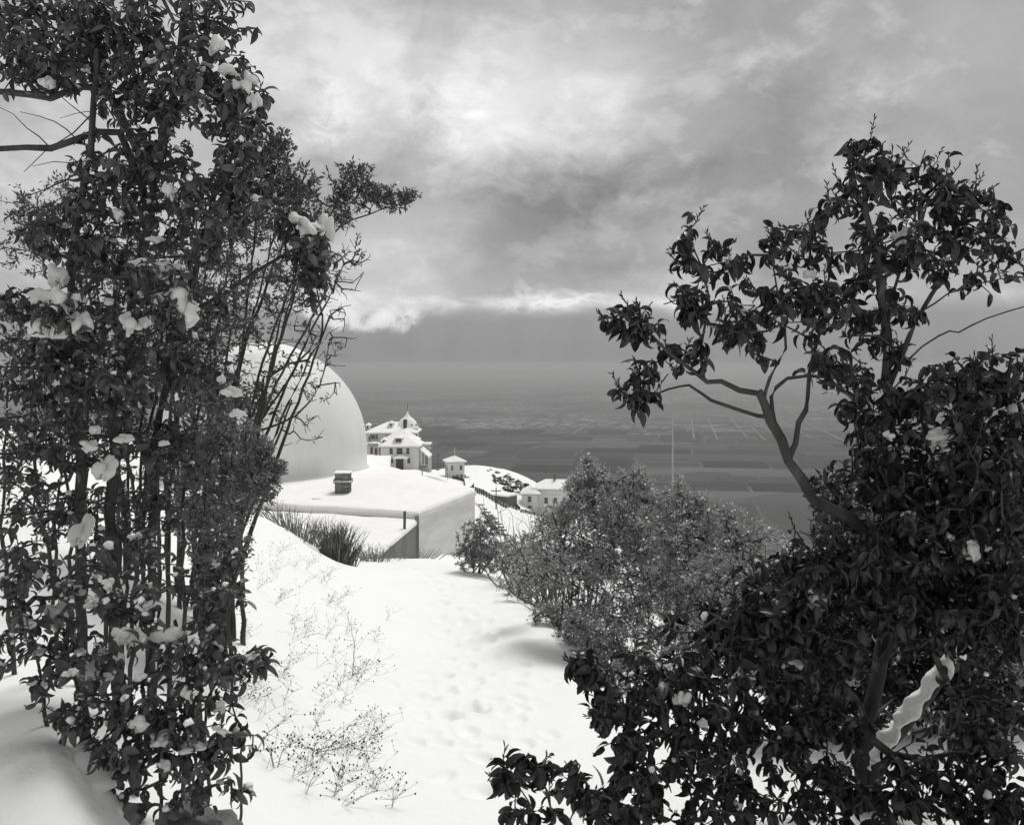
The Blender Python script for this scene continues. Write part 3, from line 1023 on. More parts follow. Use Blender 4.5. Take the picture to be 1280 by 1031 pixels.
# left wing openings
for px, py, y, w, h in ((466, 546, 21.3, 1.3, 1.1), (464.5, 563, 15.5, .6, 1.8), (471, 546, 21.3, .5, 1.1), (470, 566, 15.5, .6, 2.6), (462, 548, 21.3, .5, 1.1)):
    x, _, z = hl(px, py, y); window(HO, x, y, z, w, h)
MB().box(hl(459.5, 0, 14.6)[0], hl(472, 0, 14.6)[0], 14.6, 15.5, hl(465, 557, 14.6)[2], hl(465, 554.2, 14.6)[2]).build('gallery_rail', TRIM, HO)

# --- small snow-roofed outhouse beside the hotel
SH = empty('outhouse', tuple(P(466, 589, 235)), 'tiny white outhouse with snowy gable roof beside the hotel', 'outhouse')
MB().box(-1.45, 1.7, 0, 3, -2, 1.75).build('wall', HOTEL, SH)
MB().hip(-1.45, 1.7, 0, 3, 1.752, 0.95, 0.2, 0.02, 0.16, 'y').build('roof', SNOW_FAR, SH)
window(SH, 0.9, 0, 0.9, 0.5, 1.2)

# --- square cottage with pyramid roof below the hotel
def cottage(name, label, px, py, d, w, l, hgt, rh, rz, wins, ov=0.55):
    p0 = P(px, py, d)
    c = empty(name, tuple(p0), label, 'house', None, rz)
    MB().box(-w / 2, w / 2, 0, l, -5, hgt).build('wall', HOTEL, c)
    snow_roof(c, MB().hip(-w / 2, w / 2, 0, l, hgt + .1, rh, ov, None, 0.3), MB().box(-w / 2 - ov + .06, w / 2 + ov - .06, -ov + .06, l + ov - .06, hgt - .1, hgt + .095))
    for f_, u, z, ww, hh in wins:
        if f_ == 'f': window(c, u, 0, z, ww, hh)
        elif f_ == 'l': window(c, -w / 2, u, z, ww, hh, '-x')
        else: window(c, w / 2, u, z, ww, hh, '+x')
    return c
hA = cottage('cottage', 'small square white cottage with snowy pyramid roof near the hotel', 570.5, 601.5, 255, 4.4, 4.3, 5.0, 1.3, R(16),
             [('f', -1.2, 3.6, .45, 1.1), ('f', 1.25, 3.6, .6, 1.1), ('f', .3, 1.1, .5, 1.1), ('f', 1.4, 1.1, .6, 1.1), ('l', 1.4, 3.5, .5, 1.2), ('l', 3.0, 3.5, .5, 1.2)])
fp = P(568.5, 573, 257)
fl = MB().tube([(fp[0], fp[1], fp[2] - 7), (fp[0], fp[1], P(568.5, 559, 257)[2])], [0.09, 0.05], 6).build('flagpole', PAINT)
tag(fl, 'thin white flagpole rising behind the square cottage roof', 'flagpole')

# --- two-storey house half hidden by the bush
hb0 = P(662, 643, 250)
hB = empty('villa', tuple(hb0), 'two-storey white house with snowy hipped roofs and dark chimney behind the bush', 'house', None, R(-6))
MB().box(-2.1, 2.1, 0, 8, -6, 5.2).build('wall', HOTEL, hB)
MB().box(2.12, 11.5, 1.5, 9.5, -6, 5.0).build('wall', HOTEL, hB)
snow_roof(hB, MB().hip(-2.1, 2.4, 0, 8, 5.3, 1.7, .5, None, .3, 'y'), MB().box(-2.5, 2.8, -.4, 8.4, 5.1, 5.29))
snow_roof(hB, MB().hip(1.2, 12.0, 1.5, 10.5, 6.4, 1.9, .5, 3.0, .3, 'x'), MB().box(0.8, 12.4, 1.2, 10.8, 6.1, 6.39))
MB().box(1.3, 11.9, 1.7, 10.3, 4.95, 6.15).build('attic_wall', HOTEL, hB)
for u, z, hh in ((0, 4.0, 1.3), (0, 1.6, 1.3)): window(hB, u, 0, z, .75, hh)
for u in (4.2, 6.6, 9.0): window(hB, u, 1.5, 3.5, .8, 1.4)
d_ = MB().box(0.7, 1.9, 1.2, 2.4, 5.3, 6.6).build('dormer', HOTEL, hB)
MB().box(0.5, 2.1, 1.05, 2.5, 6.6, 6.85).build('dormer_roof', SNOW_FAR, d_)
MB().box(0.85, 1.75, 1.14, 1.24, 5.75, 6.45).build('pane', PANE, d_)
cm = MB().box(5.9, 6.5, 5.2, 5.8, 7.0, 9.7).build('chimney', SHINGLE, hB)
MB().box(5.82, 6.58, 5.12, 5.88, 9.7, 9.9).build('chimney_cap', IRON, cm)

# --- low snow-topped car shed by the railway
st0 = ground_hit(617, 622)
ST = empty('car_shed', tuple(st0), 'low shed with flat snow-laden roof beside the railway tracks', 'shed', None, R(-35))
kk = st0[1] / F
MB().box(-22 * kk, 22 * kk, 0, 4.0, -3, 0.30).build('wall', SHINGLE, ST)
MB().box(-23.5 * kk, 23.5 * kk, -.5, 4.6, 0.302, 0.65).build('roof', SNOW_FAR, ST)

# --- curved low retaining wall behind the flat roof, topped with snow
rw = [ground_hit(px, py + 3) for px, py in ((486, 604), (500, 600), (514, 597), (530, 597), (545, 601), (557, 606), (566, 611))]
for p in rw: p[1] = 72 + (p[0] + 8) * 0.1
rw = [np.array([(px - CX) / F * 72, 72 + 2.5 * math.sin((px - 486) / 80 * 3.1), 0]) for px in (486, 500, 514, 530, 545, 557, 568)]
ztop = [(HY - py) / F * p[1] for p, py in zip(rw, (603.5, 600, 597, 596.5, 599.5, 604, 609))]
RW = empty('retaining_wall', (rw[3][0], rw[3][1], ztop[3] - 1), 'curved low stone retaining wall in the snow behind the flat roof', 'wall')
m, m2 = MB(), MB()
for i in range(len(rw) - 1):
    p, q = rw[i] - np.array(RW.location), rw[i + 1] - np.array(RW.location)
    za, zb_ = ztop[i] - RW.location.z, ztop[i + 1] - RW.location.z
    m.add([(p[0], p[1], za - 2), (q[0], q[1], zb_ - 2), (q[0], q[1], zb_), (p[0], p[1], za), (p[0], p[1] + .4, za - 2), (q[0], q[1] + .4, zb_ - 2), (q[0], q[1] + .4, zb_), (p[0], p[1] + .4, za)],
          [(0, 1, 2, 3), (5, 4, 7, 6), (3, 2, 6, 7)])
    m2.add([(p[0], p[1] - .06, za + .002), (q[0], q[1] - .06, zb_ + .002), (q[0], q[1] - .06, zb_ + .14), (p[0], p[1] - .06, za + .14), (p[0], p[1] + .5, za + .16), (q[0], q[1] + .5, zb_ + .16)],
           [(0, 1, 2, 3), (3, 2, 5, 4)])
m.build('stone_face', STONE, RW); m2.build('snow_coping', SNOW, RW)

# --- poles and posts on the slope
def pole(px, py_top, py_bot, label, d=None, arm=True, r=0.09, name='utility_pole', cat='pole', g=None):
    h = ground_hit(px, py_bot) if d is None else np.array([(px - CX) / F * d, d, (HY - py_bot) / F * d])
    top = (HY - py_top) / F * h[1]
    o = empty(name, (h[0], h[1], h[2]), label, cat, g)
    MB().tube([(0, 0, -1.0), (0.02, 0, top - h[2])], [r, r * .7], 7).build('shaft', POLE, o)
    if arm:
        MB().box(-.7, .7, -.05, .05, top - h[2] - .55, top - h[2] - .42).build('crossarm', POLE, o)
        for s in (-.6, .6): MB().tube([(s, 0, top - h[2] - .42), (s, 0, top - h[2] - .22)], .035, 5).build('insulator', PAINT, o)
    return o
pole(620, 609, 637, 'bare telegraph pole standing above the curved railway tracks')
pole(547.5, 566, 580, 'slender pole with crossarm on the snowy edge between hotel and cottage', 262, r=.07)
pole(527.5, 588, 601, 'short dark post by the curved retaining wall', 71, False, .05, 'post', 'post')
pole(559, 588, 604, 'thin pole on the slope in front of the square cottage', 200, False, .05)
pole(567.5, 604, 611, 'dark stubby post on the snow below the square cottage', 160, False, .16, 'post', 'post')
pole(700, 640, 700, 'dark wooden pole rising out of the bush in front of the villa', 60, False, .06)

# --- railway tracks curving down the slope
def strip_on_ground(pts, n=30):
    pts = np.array([ground_hit(a, c)[:2] for a, c in pts])
    tt = np.linspace(0, 1, len(pts)); ts = np.linspace(0, 1, n)
    return np.stack([np.interp(ts, tt, pts[:, 0]), np.interp(ts, tt, pts[:, 1])], 1)
c = strip_on_ground([(597, 630), (605, 637), (612, 644), (618, 652), (623, 661), (627, 672)])
o0 = np.array([c[0][0], c[0][1], gz(*c[0])])
TK = empty('railway_track', tuple(o0), 'curved narrow railway track half buried in the snow', 'track')
for s in (-.55, .55):
    pts = []
    for i in range(len(c)):
        tg = c[min(i + 1, len(c) - 1)] - c[max(i - 1, 0)]; tg = tg / np.linalg.norm(tg)
        nn = np.array([tg[1], -tg[0]])
        p = c[i] + nn * s
        pts.append((p[0] - o0[0], p[1] - o0[1], gz(p[0], p[1]) + 0.14 - o0[2]))
    MB().tube(pts, 0.05, 5).build('rail', IRON, TK)
for i in range(0, len(c), 3):
    tg = c[min(i + 1, len(c) - 1)] - c[max(i - 1, 0)]
    MB().box(-.8, .8, -.08, .08, -.1, .02).build('sleeper', POLE, TK, (c[i][0] - o0[0], c[i][1] - o0[1], gz(*c[i]) - 0.04 - o0[2]), math.atan2(tg[1], tg[0]) - math.pi / 2)

# --- dark plank fences along the cuttings
def fence(pts, hgt, label, name='plank_fence'):
    c = strip_on_ground(pts, 26)
    o0 = np.array([c[0][0], c[0][1], gz(*c[0])])
    fo = empty(name, tuple(o0), label, 'fence')
    zz = [gz(*p) for p in c]
    for i in range(len(c)):
        MB().box(-.09, .09, -.09, .09, -.6, hgt + .1).build('fence_post', POLE, fo, (c[i][0] - o0[0], c[i][1] - o0[1], zz[i] - o0[2]))
    for i in range(len(c) - 1):
        for lv in (0.3, 0.62, 0.95):
            MB().tube([(c[i][0] - o0[0], c[i][1] - o0[1] - .1, zz[i] + hgt * lv - o0[2]), (c[i + 1][0] - o0[0], c[i + 1][1] - o0[1] - .1, zz[i + 1] + hgt * lv - o0[2])], hgt * .13, 4).build('fence_rail', POLE, fo)
fence([(594, 616), (605, 621), (620, 630), (634, 637), (650, 641), (672, 646), (692, 651)], 0.8, 'long dark plank fence running down the snow to the villa')
fence([(632, 623), (640, 629), (650, 638)], 0.8, 'short dark plank fence dropping from the car shed')
fence([(566, 601), (580, 606), (592, 612)], 0.7, 'low fence in the snow below the square cottage')
# ------------------------------------------------------------------ plants


def unit(v):
    return v / (np.linalg.norm(v, axis=-1, keepdims=True) + 1e-9)


class Tubes:
    """many tapered stems joined as one mesh"""
    def __init__(self, sides=5):
        self.s = sides
        self.v, self.q, self.n = [], [], 0

    def add(self, pts, rad, sides=None):
        pts = np.asarray(pts, float); n = len(pts)
        k = sides or self.s
        rad = np.full(n, rad) if np.isscalar(rad) else np.asarray(rad, float)
        t = np.gradient(pts, axis=0); t = unit(t)
        h = np.where(np.abs(t[:, 2:3]) < 0.9, np.array([[0, 0, 1.0]]), np.array([[1.0, 0, 0]]))
        a = unit(np.cross(t, h)); b = np.cross(t, a)
        an = 2 * math.pi * np.arange(k) / k
        ring = pts[:, None] + rad[:, None, None] * (a[:, None] * np.cos(an)[None, :, None] + b[:, None] * np.sin(an)[None, :, None])
        self.v.append(ring.reshape(-1, 3))
        i, j = np.meshgrid(np.arange(n - 1), np.arange(k), indexing='ij')
        j2 = (j + 1) % k
        self.q.append((np.stack([i * k + j, i * k + j2, (i + 1) * k + j2, (i + 1) * k + j], -1).reshape(-1, 4)) + self.n)
        self.n += n * k

    def build(self, name, mt, parent, off, stuff=False):
        if not self.v: return None
        me = mesh_quads(name, np.vstack(self.v) - off, np.vstack(self.q), True)
        o = obj(name, me, mt, parent)
        if stuff: o['kind'] = 'stuff'
        return o


def leaf_template(fold=0.5, curl=0.5, w=0.22, n=6, blunt=1.0, wave=0.0):
    """leaf of length 1 along +y, blade folded up about the midrib and curled down toward its tip"""
    vs, q = [], []
    ts = np.linspace(0, 1, n)
    ang, y, z = 0.0, 0.0, 0.0
    prev = 0
    for i, t_ in enumerate(ts):
        step = t_ - prev; prev = t_
        ang = -curl * t_ * 1.6
        y += step * math.cos(ang); z += step * math.sin(ang)
        ww = w * (math.sin(math.pi * min(max(t_, 0), 1) ** (0.72 / blunt)) ** 0.75) if 0 < t_ < 1 else 0.008
        up = ww * math.sin(fold); sd = ww * math.cos(fold)
        nz, ny = math.cos(ang), -math.sin(ang)
        wv = wave * math.sin(t_ * 11)
        vs += [(-sd, y + ny * (up + wv), z + nz * (up + wv)), (0, y, z), (sd, y + ny * (up - wv), z + nz * (up - wv))]
    for i in range(n - 1):
        a = i * 3
        q += [(a, a + 1, a + 4, a + 3), (a + 1, a + 2, a + 5, a + 4)]
    return np.array(vs), np.array(q)


BROAD = [leaf_template(0.35, 0.45, 0.25, 6, 1.0, .01), leaf_template(0.6, 0.85, 0.25, 6, 1.0, .012), leaf_template(0.85, 1.1, 0.25, 7, 1.1, .0),
         leaf_template(0.4, 0.65, 0.27, 6, 1.1, .02), leaf_template(0.9, 0.7, 0.24, 6, 1.0, .01), leaf_template(0.3, 1.15, 0.25, 7, 1.0, .015), leaf_template(0.8, 1.4, 0.22, 7, 1.0, .0)]
SMALL = [leaf_template(0.3, 0.2, 0.22, 3), leaf_template(0.6, 0.5, 0.20, 3)]


def crumb(seed):
    r_ = np.random.default_rng(seed)
    vs, q = [(0, 0, -.15)], []
    n = 6
    for k, (z, rr) in enumerate(((-.08, .34), (.16, .42), (.36, .22))):
        for i in range(n):
            a = 2 * math.pi * i / n
            f = rr * r_.uniform(.65, 1.25)
            vs.append((f * math.cos(a), f * math.sin(a) + .3, z * r_.uniform(.7, 1.3)))
    for k in range(2):
        for i in range(n): q.append((1 + k * n + i, 1 + k * n + (i + 1) % n, 1 + (k + 1) * n + (i + 1) % n, 1 + (k + 1) * n + i))
    b_ = 1 + 2 * n
    q += [(b_, b_ + 1, b_ + 2, b_ + 3), (b_, b_ + 3, b_ + 4, b_ + 5)]
    return np.array(vs), np.array(q)


CRUMB = [crumb(k) for k in range(4)]


def frames(d, roll):
    """rotation matrices whose y axis is d, rolled by roll about it"""
    d = unit(d)
    up = np.tile(np.array([0, 0, 1.0]), (len(d), 1))
    up[np.abs(d[:, 2]) > 0.95] = (1.0, 0, 0)
    x = unit(np.cross(d, up)); z = np.cross(x, d)
    c, s = np.cos(roll)[:, None], np.sin(roll)[:, None]
    x2 = x * c + z * s; z2 = -x * s + z * c
    return np.stack([x2, d, z2], -1)          # columns


def leaves_mesh(name, pos, d, size, roll, templ, var, off):
    Rm = frames(d, roll)
    V, Q, VA = [], [], []
    base = 0
    pick = rng.integers(0, len(templ), len(pos))
    for k, (tv, tq) in enumerate(templ):
        ix = np.nonzero(pick == k)[0]
        if not len(ix): continue
        vv = np.einsum('nij,vj->nvi', Rm[ix], tv) * size[ix, None, None] + pos[ix, None]
        m = len(tv)
        V.append(vv.reshape(-1, 3))
        Q.append((tq[None] + (np.arange(len(ix)) * m)[:, None, None] + base).reshape(-1, 4))
        VA.append(np.repeat(var[ix], m))
        base += len(ix) * m
    return mesh_quads(name, np.vstack(V) - off, np.vstack(Q), True, np.concatenate(VA))


_leafme = {}


def leaf_objects(pos, d, size, roll, parent, off, mt, key):
    """single leaves as parts that share a few meshes"""
    Rm = frames(d, roll)
    for i in range(len(pos)):
        k = int(rng.integers(0, len(BROAD)))
        if (key, k) not in _leafme:
            _leafme[(key, k)] = mesh_quads('leaf', BROAD[k][0], BROAD[k][1], True)
            _leafme[(key, k)].materials.append(mt)
        o = bpy.data.objects.new('leaf', _leafme[(key, k)])
        M = Matrix([list(Rm[i][r] * size[i]) + [pos[i][r] - off[r]] for r in range(3)] + [[0, 0, 0, 1]])
        o.parent = parent
        o.matrix_local = M
        COL.objects.link(o)


_snowme = []


def snow_mesh(seed):
    """lumpy pad of snow: rounded bulges on top, torn underside"""
    r_ = np.random.default_rng(seed)
    nu, nv = 44, 24
    nb = 13
    wv = [(r_.normal(size=3) * f, r_.uniform(0, 6.28), a) for f, a in ((4, .06), (4, .06), (8, .035), (8, .035), (15, .02), (15, .02), (28, .012))]
    cen = unit(r_.normal(size=(nb, 3)) * np.array([1, 1, .6]) + np.array([0, 0, .25]))
    off = r_.uniform(.30, .88, nb); rad = r_.uniform(.26, .48, nb)
    ph = r_.uniform(0, 6.28, 12)
    vs = []
    for j in range(nv + 1):
        th = math.pi * j / nv
        for i in range(nu):
            a = 2 * math.pi * i / nu
            d = np.array([math.sin(th) * math.cos(a), math.sin(th) * math.sin(a), math.cos(th)])
            # distance along d to the union of bulges
            rr = .34
            for k in range(nb):
                c = cen[k] * off[k]
                bq = d @ c
                disc = bq * bq - (c @ c) + rad[k] ** 2
                if disc > 0: rr = max(rr, bq + math.sqrt(disc))
            rr *= 1 + sum(a_ * math.sin(float(d @ k_) + p_) for k_, p_, a_ in wv)
            p = d * rr
            if p[2] < 0: p[2] *= .55 + .35 * math.sin(4 * a + ph[4]) + .2 * math.sin(9 * a + ph[5])
            vs.append(p)
    vs = np.array(vs).reshape(nv + 1, nu, 3)
    for _ in range(1):     # soften the creases
        vs[1:-1] = (vs[1:-1] * 2 + np.roll(vs, 1, 1)[1:-1] + np.roll(vs, -1, 1)[1:-1] + vs[:-2] + vs[2:]) / 6
    q = [(j * nu + i, (j + 1) * nu + i, (j + 1) * nu + (i + 1) % nu, j * nu + (i + 1) % nu) for j in range(nv) for i in range(nu)]
    me = mesh_quads('snow_clump', vs.reshape(-1, 3), q, True)
    me.materials.append(SNOW_LUMP)
    return me


for s_ in range(10):
    _snowme.append(snow_mesh(s_ + 40))


def snow_clump(parent, p, sx, sy, sz, off, tilt=None):
    o = bpy.data.objects.new('snow_clump', _snowme[random.randrange(len(_snowme))])
    o.parent = parent
    o.location = tuple(np.asarray(p) - off)
    o.scale = (sx, sy, sz)
    o.rotation_euler = (rng.normal(0, .25), rng.normal(0, .25) if tilt is None else tilt, rng.uniform(0, 6.28))
    if tilt is not None: o.rotation_euler.z = rng.normal(0, .2)
    COL.objects.link(o)
    return o


def ell_tips(ells, per, clump=0.0):
    """points spread through picture-placed ellipsoids: (px, py, rx, ry, dist, half depth, weight)"""
    out = []
    for e in ells:
        px, py, rx, ry, d, dz, wgt = e
        n = max(3, int(per * wgt))
        v = rng.normal(size=(n, 3)); v = unit(v) * (rng.uniform(0, 1, (n, 1)) ** 0.42)
        c = P(px, py, d)
        out.append(c + np.stack([v[:, 0] * rx / F * d, v[:, 1] * dz, v[:, 2] * ry / F * d], 1))
    return np.vstack(out)


def spline(pts, step=0.06, jit=0.006):
    """smooth polyline through pts"""
    pts = np.array(pts, float)
    n = len(pts)
    out = []
    ext = np.vstack([2 * pts[0] - pts[1], pts, 2 * pts[-1] - pts[-2]])
    for i in range(n - 1):
        p0, p1, p2, p3 = ext[i:i + 4]
        k = max(2, int(np.linalg.norm(p2 - p1) / step))
        for s in np.arange(k) / k:
            out.append(0.5 * ((2 * p1) + (-p0 + p2) * s + (2 * p0 - 5 * p1 + 4 * p2 - p3) * s * s + (-p0 + 3 * p1 - 3 * p2 + p3) * s ** 3))
    out.append(pts[-1])
    out = np.array(out)
    out[1:-1] += rng.normal(0, jit, out[1:-1].shape)
    return out


def skeleton(limbs, tips, sag=0.06, step=0.09, wig=0.012, rtip=0.0022, expo=0.42, up=0.12, maxlen=None, basebias=0.25):
    """limbs: list of (points, r0, r1). Every tip is tied to the nearest wood by a bent twig; wood thickens with what it carries."""
    pos, par = [], []
    chains, chain_tip = [], []
    limb_r = []
    for pts, r0, r1 in limbs:
        c = spline(pts, step)
        ids = []
        # tie this limb to existing wood if it starts on it
        for i, p in enumerate(c):
            par.append(ids[-1] if ids else -1)
            pos.append(p); ids.append(len(pos) - 1)
        limb_r.append((c, r0, r1))
    pos = [np.array(p) for p in pos]
    cap = len(pos) + len(tips) * 8 + 10
    A = np.empty((cap, 3)); A[:len(pos)] = np.array(pos); n = len(pos)
    parent = np.full(cap, -1); nlimb = n
    d0 = np.sqrt(((tips[:, None] - A[None, :n]) ** 2).sum(-1)).min(1) if len(tips) * n < 4e6 else np.array([np.sqrt(((t_ - A[:n]) ** 2).sum(-1)).min() for t_ in tips])
    for ti in np.argsort(d0):
        t_ = tips[ti]
        dv = t_ - A[:n]
        dist = np.sqrt((dv ** 2).sum(-1))
        # twigs prefer to rise from wood below them
        cost = dist + basebias * np.maximum(0, A[:n, 2] - t_[2])
        j = int(np.argmin(cost))
        D = dist[j]
        if maxlen and D > maxlen: continue
        k = int(np.clip(D / step, 1, 6))
        ss = (np.arange(1, k + 1) / k)[:, None]
        line = A[j] + (t_ - A[j]) * ss
        arch = np.sin(ss * math.pi) * D * rng.normal(0, sag, (1, 3)) + np.array([[0, 0, up * D]]) * -np.sin(ss * math.pi) * 0.6
        line = line + arch + rng.normal(0, wig * D / max(k, 1), line.shape) * (ss < 1)
        ids = [j]
        for p in line:
            A[n] = p; parent[n] = ids[-1]; ids.append(n); n += 1
        chains.append(ids); chain_tip.append(ti)
    # descendants
    cnt = np.zeros(n)
    for c in chains: cnt[c[-1]] += 1
    for i in range(n - 1, nlimb - 1, -1):
        if parent[i] >= 0: cnt[parent[i]] += cnt[i]
    rad = rtip * np.maximum(cnt, 1) ** expo
    return A[:n], parent[:n], rad, chains, limb_r, nlimb, chain_tip


def shrub(name, label, cat, limbs, ells, per, kind='broad', leaf=0.09, nleaf=7, mats=None, group=None, single=0, maxlen=None,
          bare=0.0, rtip=0.0022, spread=0.05, droop=0.5, small_n=14, sag=0.08, extra_tips=None, wood=None, twig=None, sig=0.25, panicle=0.0, expo=0.42, stem_r=0.13, step=0.09, dust=0.0):
    base = np.array(limbs[0][0][0], float)
    root = empty(name, tuple(base), label, cat, group)
    tips = ell_tips(ells, per)
    nleafy = len(tips)
    if extra_tips is not None: tips = np.vstack([tips, extra_tips])
    A, parent, rad, chains, limb_r, nl, ctip = skeleton(limbs, tips, sag=sag, rtip=rtip, maxlen=maxlen, expo=expo, step=step)
    T = Tubes(7)
    for c, r0, r1 in limb_r:
        T.add(c, np.linspace(r0, r1, len(c)) * (1 + rng.normal(0, .05, len(c))), 8)
    T.build('trunk', wood or BARK, root, base)
    T = Tubes(5)
    for c in chains:
        r = rad[c].copy()
        if c[0] < nl: r[0] = r[1] * 1.1
        else: r[0] = min(rad[c[0]], r[1] * 1.3)
        pc = A[c]
        if len(c) > 2:          # round off the bends
            e_ = np.vstack([2 * pc[0] - pc[1], pc, 2 * pc[-1] - pc[-2]])
            md = (-e_[:-3] + 9 * e_[1:-2] + 9 * e_[2:-1] - e_[3:]) / 16
            pc2 = np.empty((2 * len(pc) - 1, 3)); pc2[::2] = pc; pc2[1::2] = md
            r2 = np.empty(len(pc2)); r2[::2] = r; r2[1::2] = (r[:-1] + r[1:]) / 2
            pc, r = pc2, r2
        T.add(pc, r, 4 if r.max() < 0.005 else 6)
    T.build('branches', twig or TWIG, root, base, True)
    # leaves
    has = [c for c, ti in zip(chains, ctip) if (ti < nleafy and rng.uniform() >= bare) or (ti >= nleafy and rng.uniform() < .12)]
    pos, dr, sz, rl = [], [], [], []
    pan = Tubes(3)
    for c in has:
        tip = A[c[-1]]
        ax = unit(A[c[-1]] - A[c[-2]])
        if kind == 'broad':
            m = max(2, int(rng.normal(nleaf, 1.5)))
            s = rng.uniform(0, 1, m)
            pc = A[c][::-1]
            cum = np.concatenate([[0], np.cumsum(np.linalg.norm(np.diff(pc, axis=0), axis=1))])
            want = s * min(stem_r, cum[-1])
            p = np.stack([np.interp(want, cum, pc[:, i]) for i in range(3)], 1)
            az = rng.uniform(0, 6.28) + np.arange(m) * 2.4
            h = np.array([0, 0, 1.0]) if abs(ax[2]) < .9 else np.array([1.0, 0, 0])
            e1 = unit(np.cross(ax, h)); e2 = np.cross(ax, e1)
            out = e1[None] * np.cos(az)[:, None] + e2[None] * np.sin(az)[:, None]
            lift = rng.uniform(.1, 1.2, m) * (1.2 - s)
            dd = unit(out + rng.normal(0, .3, (m, 3)) + ax[None] * lift[:, None] + np.array([[0, 0, -droop]]) * rng.uniform(.2, 1.6, (m, 1)))
            p = p + dd * 0.004
            pos.append(p); dr.append(dd); sz.append(leaf * np.clip(rng.lognormal(-.08, sig, m), .45, 1.35)); rl.append(rng.normal(0, .7, m))
            if panicle > 0 and rng.uniform() < panicle:
                for q_ in range(9):
                    f_ = q_ / 9
                    b0 = tip + ax * 0.05 * f_ + np.array([0, 0, .03]) * f_
                    dq = unit(ax * .7 + np.array([0, 0, .6]) + rng.normal(0, .55, 3))
                    pan.add([b0, b0 + dq * .012, b0 + dq * .022], [.0012, .0028, .001], 4)
                pan.add([tip, tip + ax * .05 + np.array([0, 0, .03])], [.0016, .001], 4)
        else:
            m = max(3, int(rng.normal(small_n, 3)))
            # leaves along the last stretch of twig
            pts = A[c]
            s = rng.uniform(0.0, 1, m) ** 0.8
            seg = np.clip((s * (len(pts) - 1)).astype(int), 0, len(pts) - 2); fr_ = s * (len(pts) - 1) - seg
            p = pts[seg] * (1 - fr_[:, None]) + pts[seg + 1] * fr_[:, None]
            near_tip = np.linalg.norm(p - tip, axis=1) < spread * 3
            p = np.where(near_tip[:, None], p, tip - ax * rng.uniform(0, spread * 2, (m, 1)))
            dd = unit(rng.normal(0, .75, (m, 3)) + ax[None] * .8 + np.array([[0, 0, .25]]))
            p = p + dd * rng.uniform(0, spread * .35, (m, 1))
            pos.append(p); dr.append(dd); sz.append(leaf * rng.lognormal(0, .25, m)); rl.append(rng.uniform(-3, 3, m))
    if pan.v: pan.build('flower_buds', mats[0], root, base, True)
    pos, dr, sz, rl = np.vstack(pos), np.vstack(dr), np.concatenate(sz), np.concatenate(rl)
    var = np.clip(rng.normal(.45, .28, len(pos)), 0, 1)
    keep = np.ones(len(pos), bool)
    if single and kind == 'broad':
        px = CX + F * pos[:, 0] / pos[:, 1]; py = HY - F * pos[:, 2] / pos[:, 1]
        ok = (px > 0) & (px < 1280) & (py > 0) & (py < 1031)
        score = np.where(ok, sz / pos[:, 1], 0)
        ix = np.argsort(-score)[:single]
        leaf_objects(pos[ix], dr[ix], sz[ix], rl[ix], root, base, mats[1], name)
        keep[ix] = False
    me = leaves_mesh('foliage', pos[keep], dr[keep], sz[keep], rl[keep], BROAD if kind == 'broad' else SMALL, var[keep], base)
    o = obj('foliage', me, mats[0], root)
    o['kind'] = 'stuff'
    if dust > 0:      # crumbs of snow caught on the leaves
        ix = rng.choice(len(pos), int(len(pos) * dust), replace=False)
        vq = []
        up = pos[ix] + dr[ix] * (sz[ix] * .35)[:, None] + np.array([0, 0, .25]) * sz[ix][:, None] * .3
        me = leaves_mesh('snow_dusting', up, unit(rng.normal(size=(len(ix), 3)) * np.array([1, 1, .4])), sz[ix] * rng.uniform(.25, .75, len(ix)), rng.normal(0, .8, len(ix)), CRUMB, var[ix], base)
        o = obj('snow_dusting', me, SNOW_LUMP, root); o['kind'] = 'stuff'
    return root, base, A, chains, pos


def G(px, d, lift=-0.08):
    """ground point in the direction of picture column px at distance d"""
    x = (px - CX) / F * d
    return np.array([x, d, gz(x, d) + lift])


LSUM = (leaf_mat('sumac_leaf', .016, .048, .38, .5, .12), leaf_mat('sumac_leaf_single', .016, .048, .38, .5, .18, True))
LOAK = (leaf_mat('toyon_leaf', .045, .14, .42, .5, .2), leaf_mat('toyon_leaf_single', .045, .14, .42, .5, .2, True))
LFINE = (leaf_mat('fine_leaf', .06, .20, .5, .4, .25),)
LPALE = (leaf_mat('pale_leaf', .26, .56, .42, .5, .4),)
LGREY = (leaf_mat('grey_leaf', .12, .36, .55, .35, .3),)
DRY = mat('dry_stalk', 0.14, 0.28, 20.0, 0.9)


def scatter_snow(root, base, pos, n, lo, hi, d_ok=None):
    """lumps of snow caught on leafy twigs"""
    top = pos[rng.choice(len(pos), n, replace=False)]
    for p in top:
        s = lo * (hi / lo) ** (rng.uniform() ** 1.6)
        snow_clump(root, p + np.array([0, -.01, s * .2]), s * rng.uniform(.8, 1.5), s * rng.uniform(.7, 1.2), s * rng.uniform(.5, .95), base)


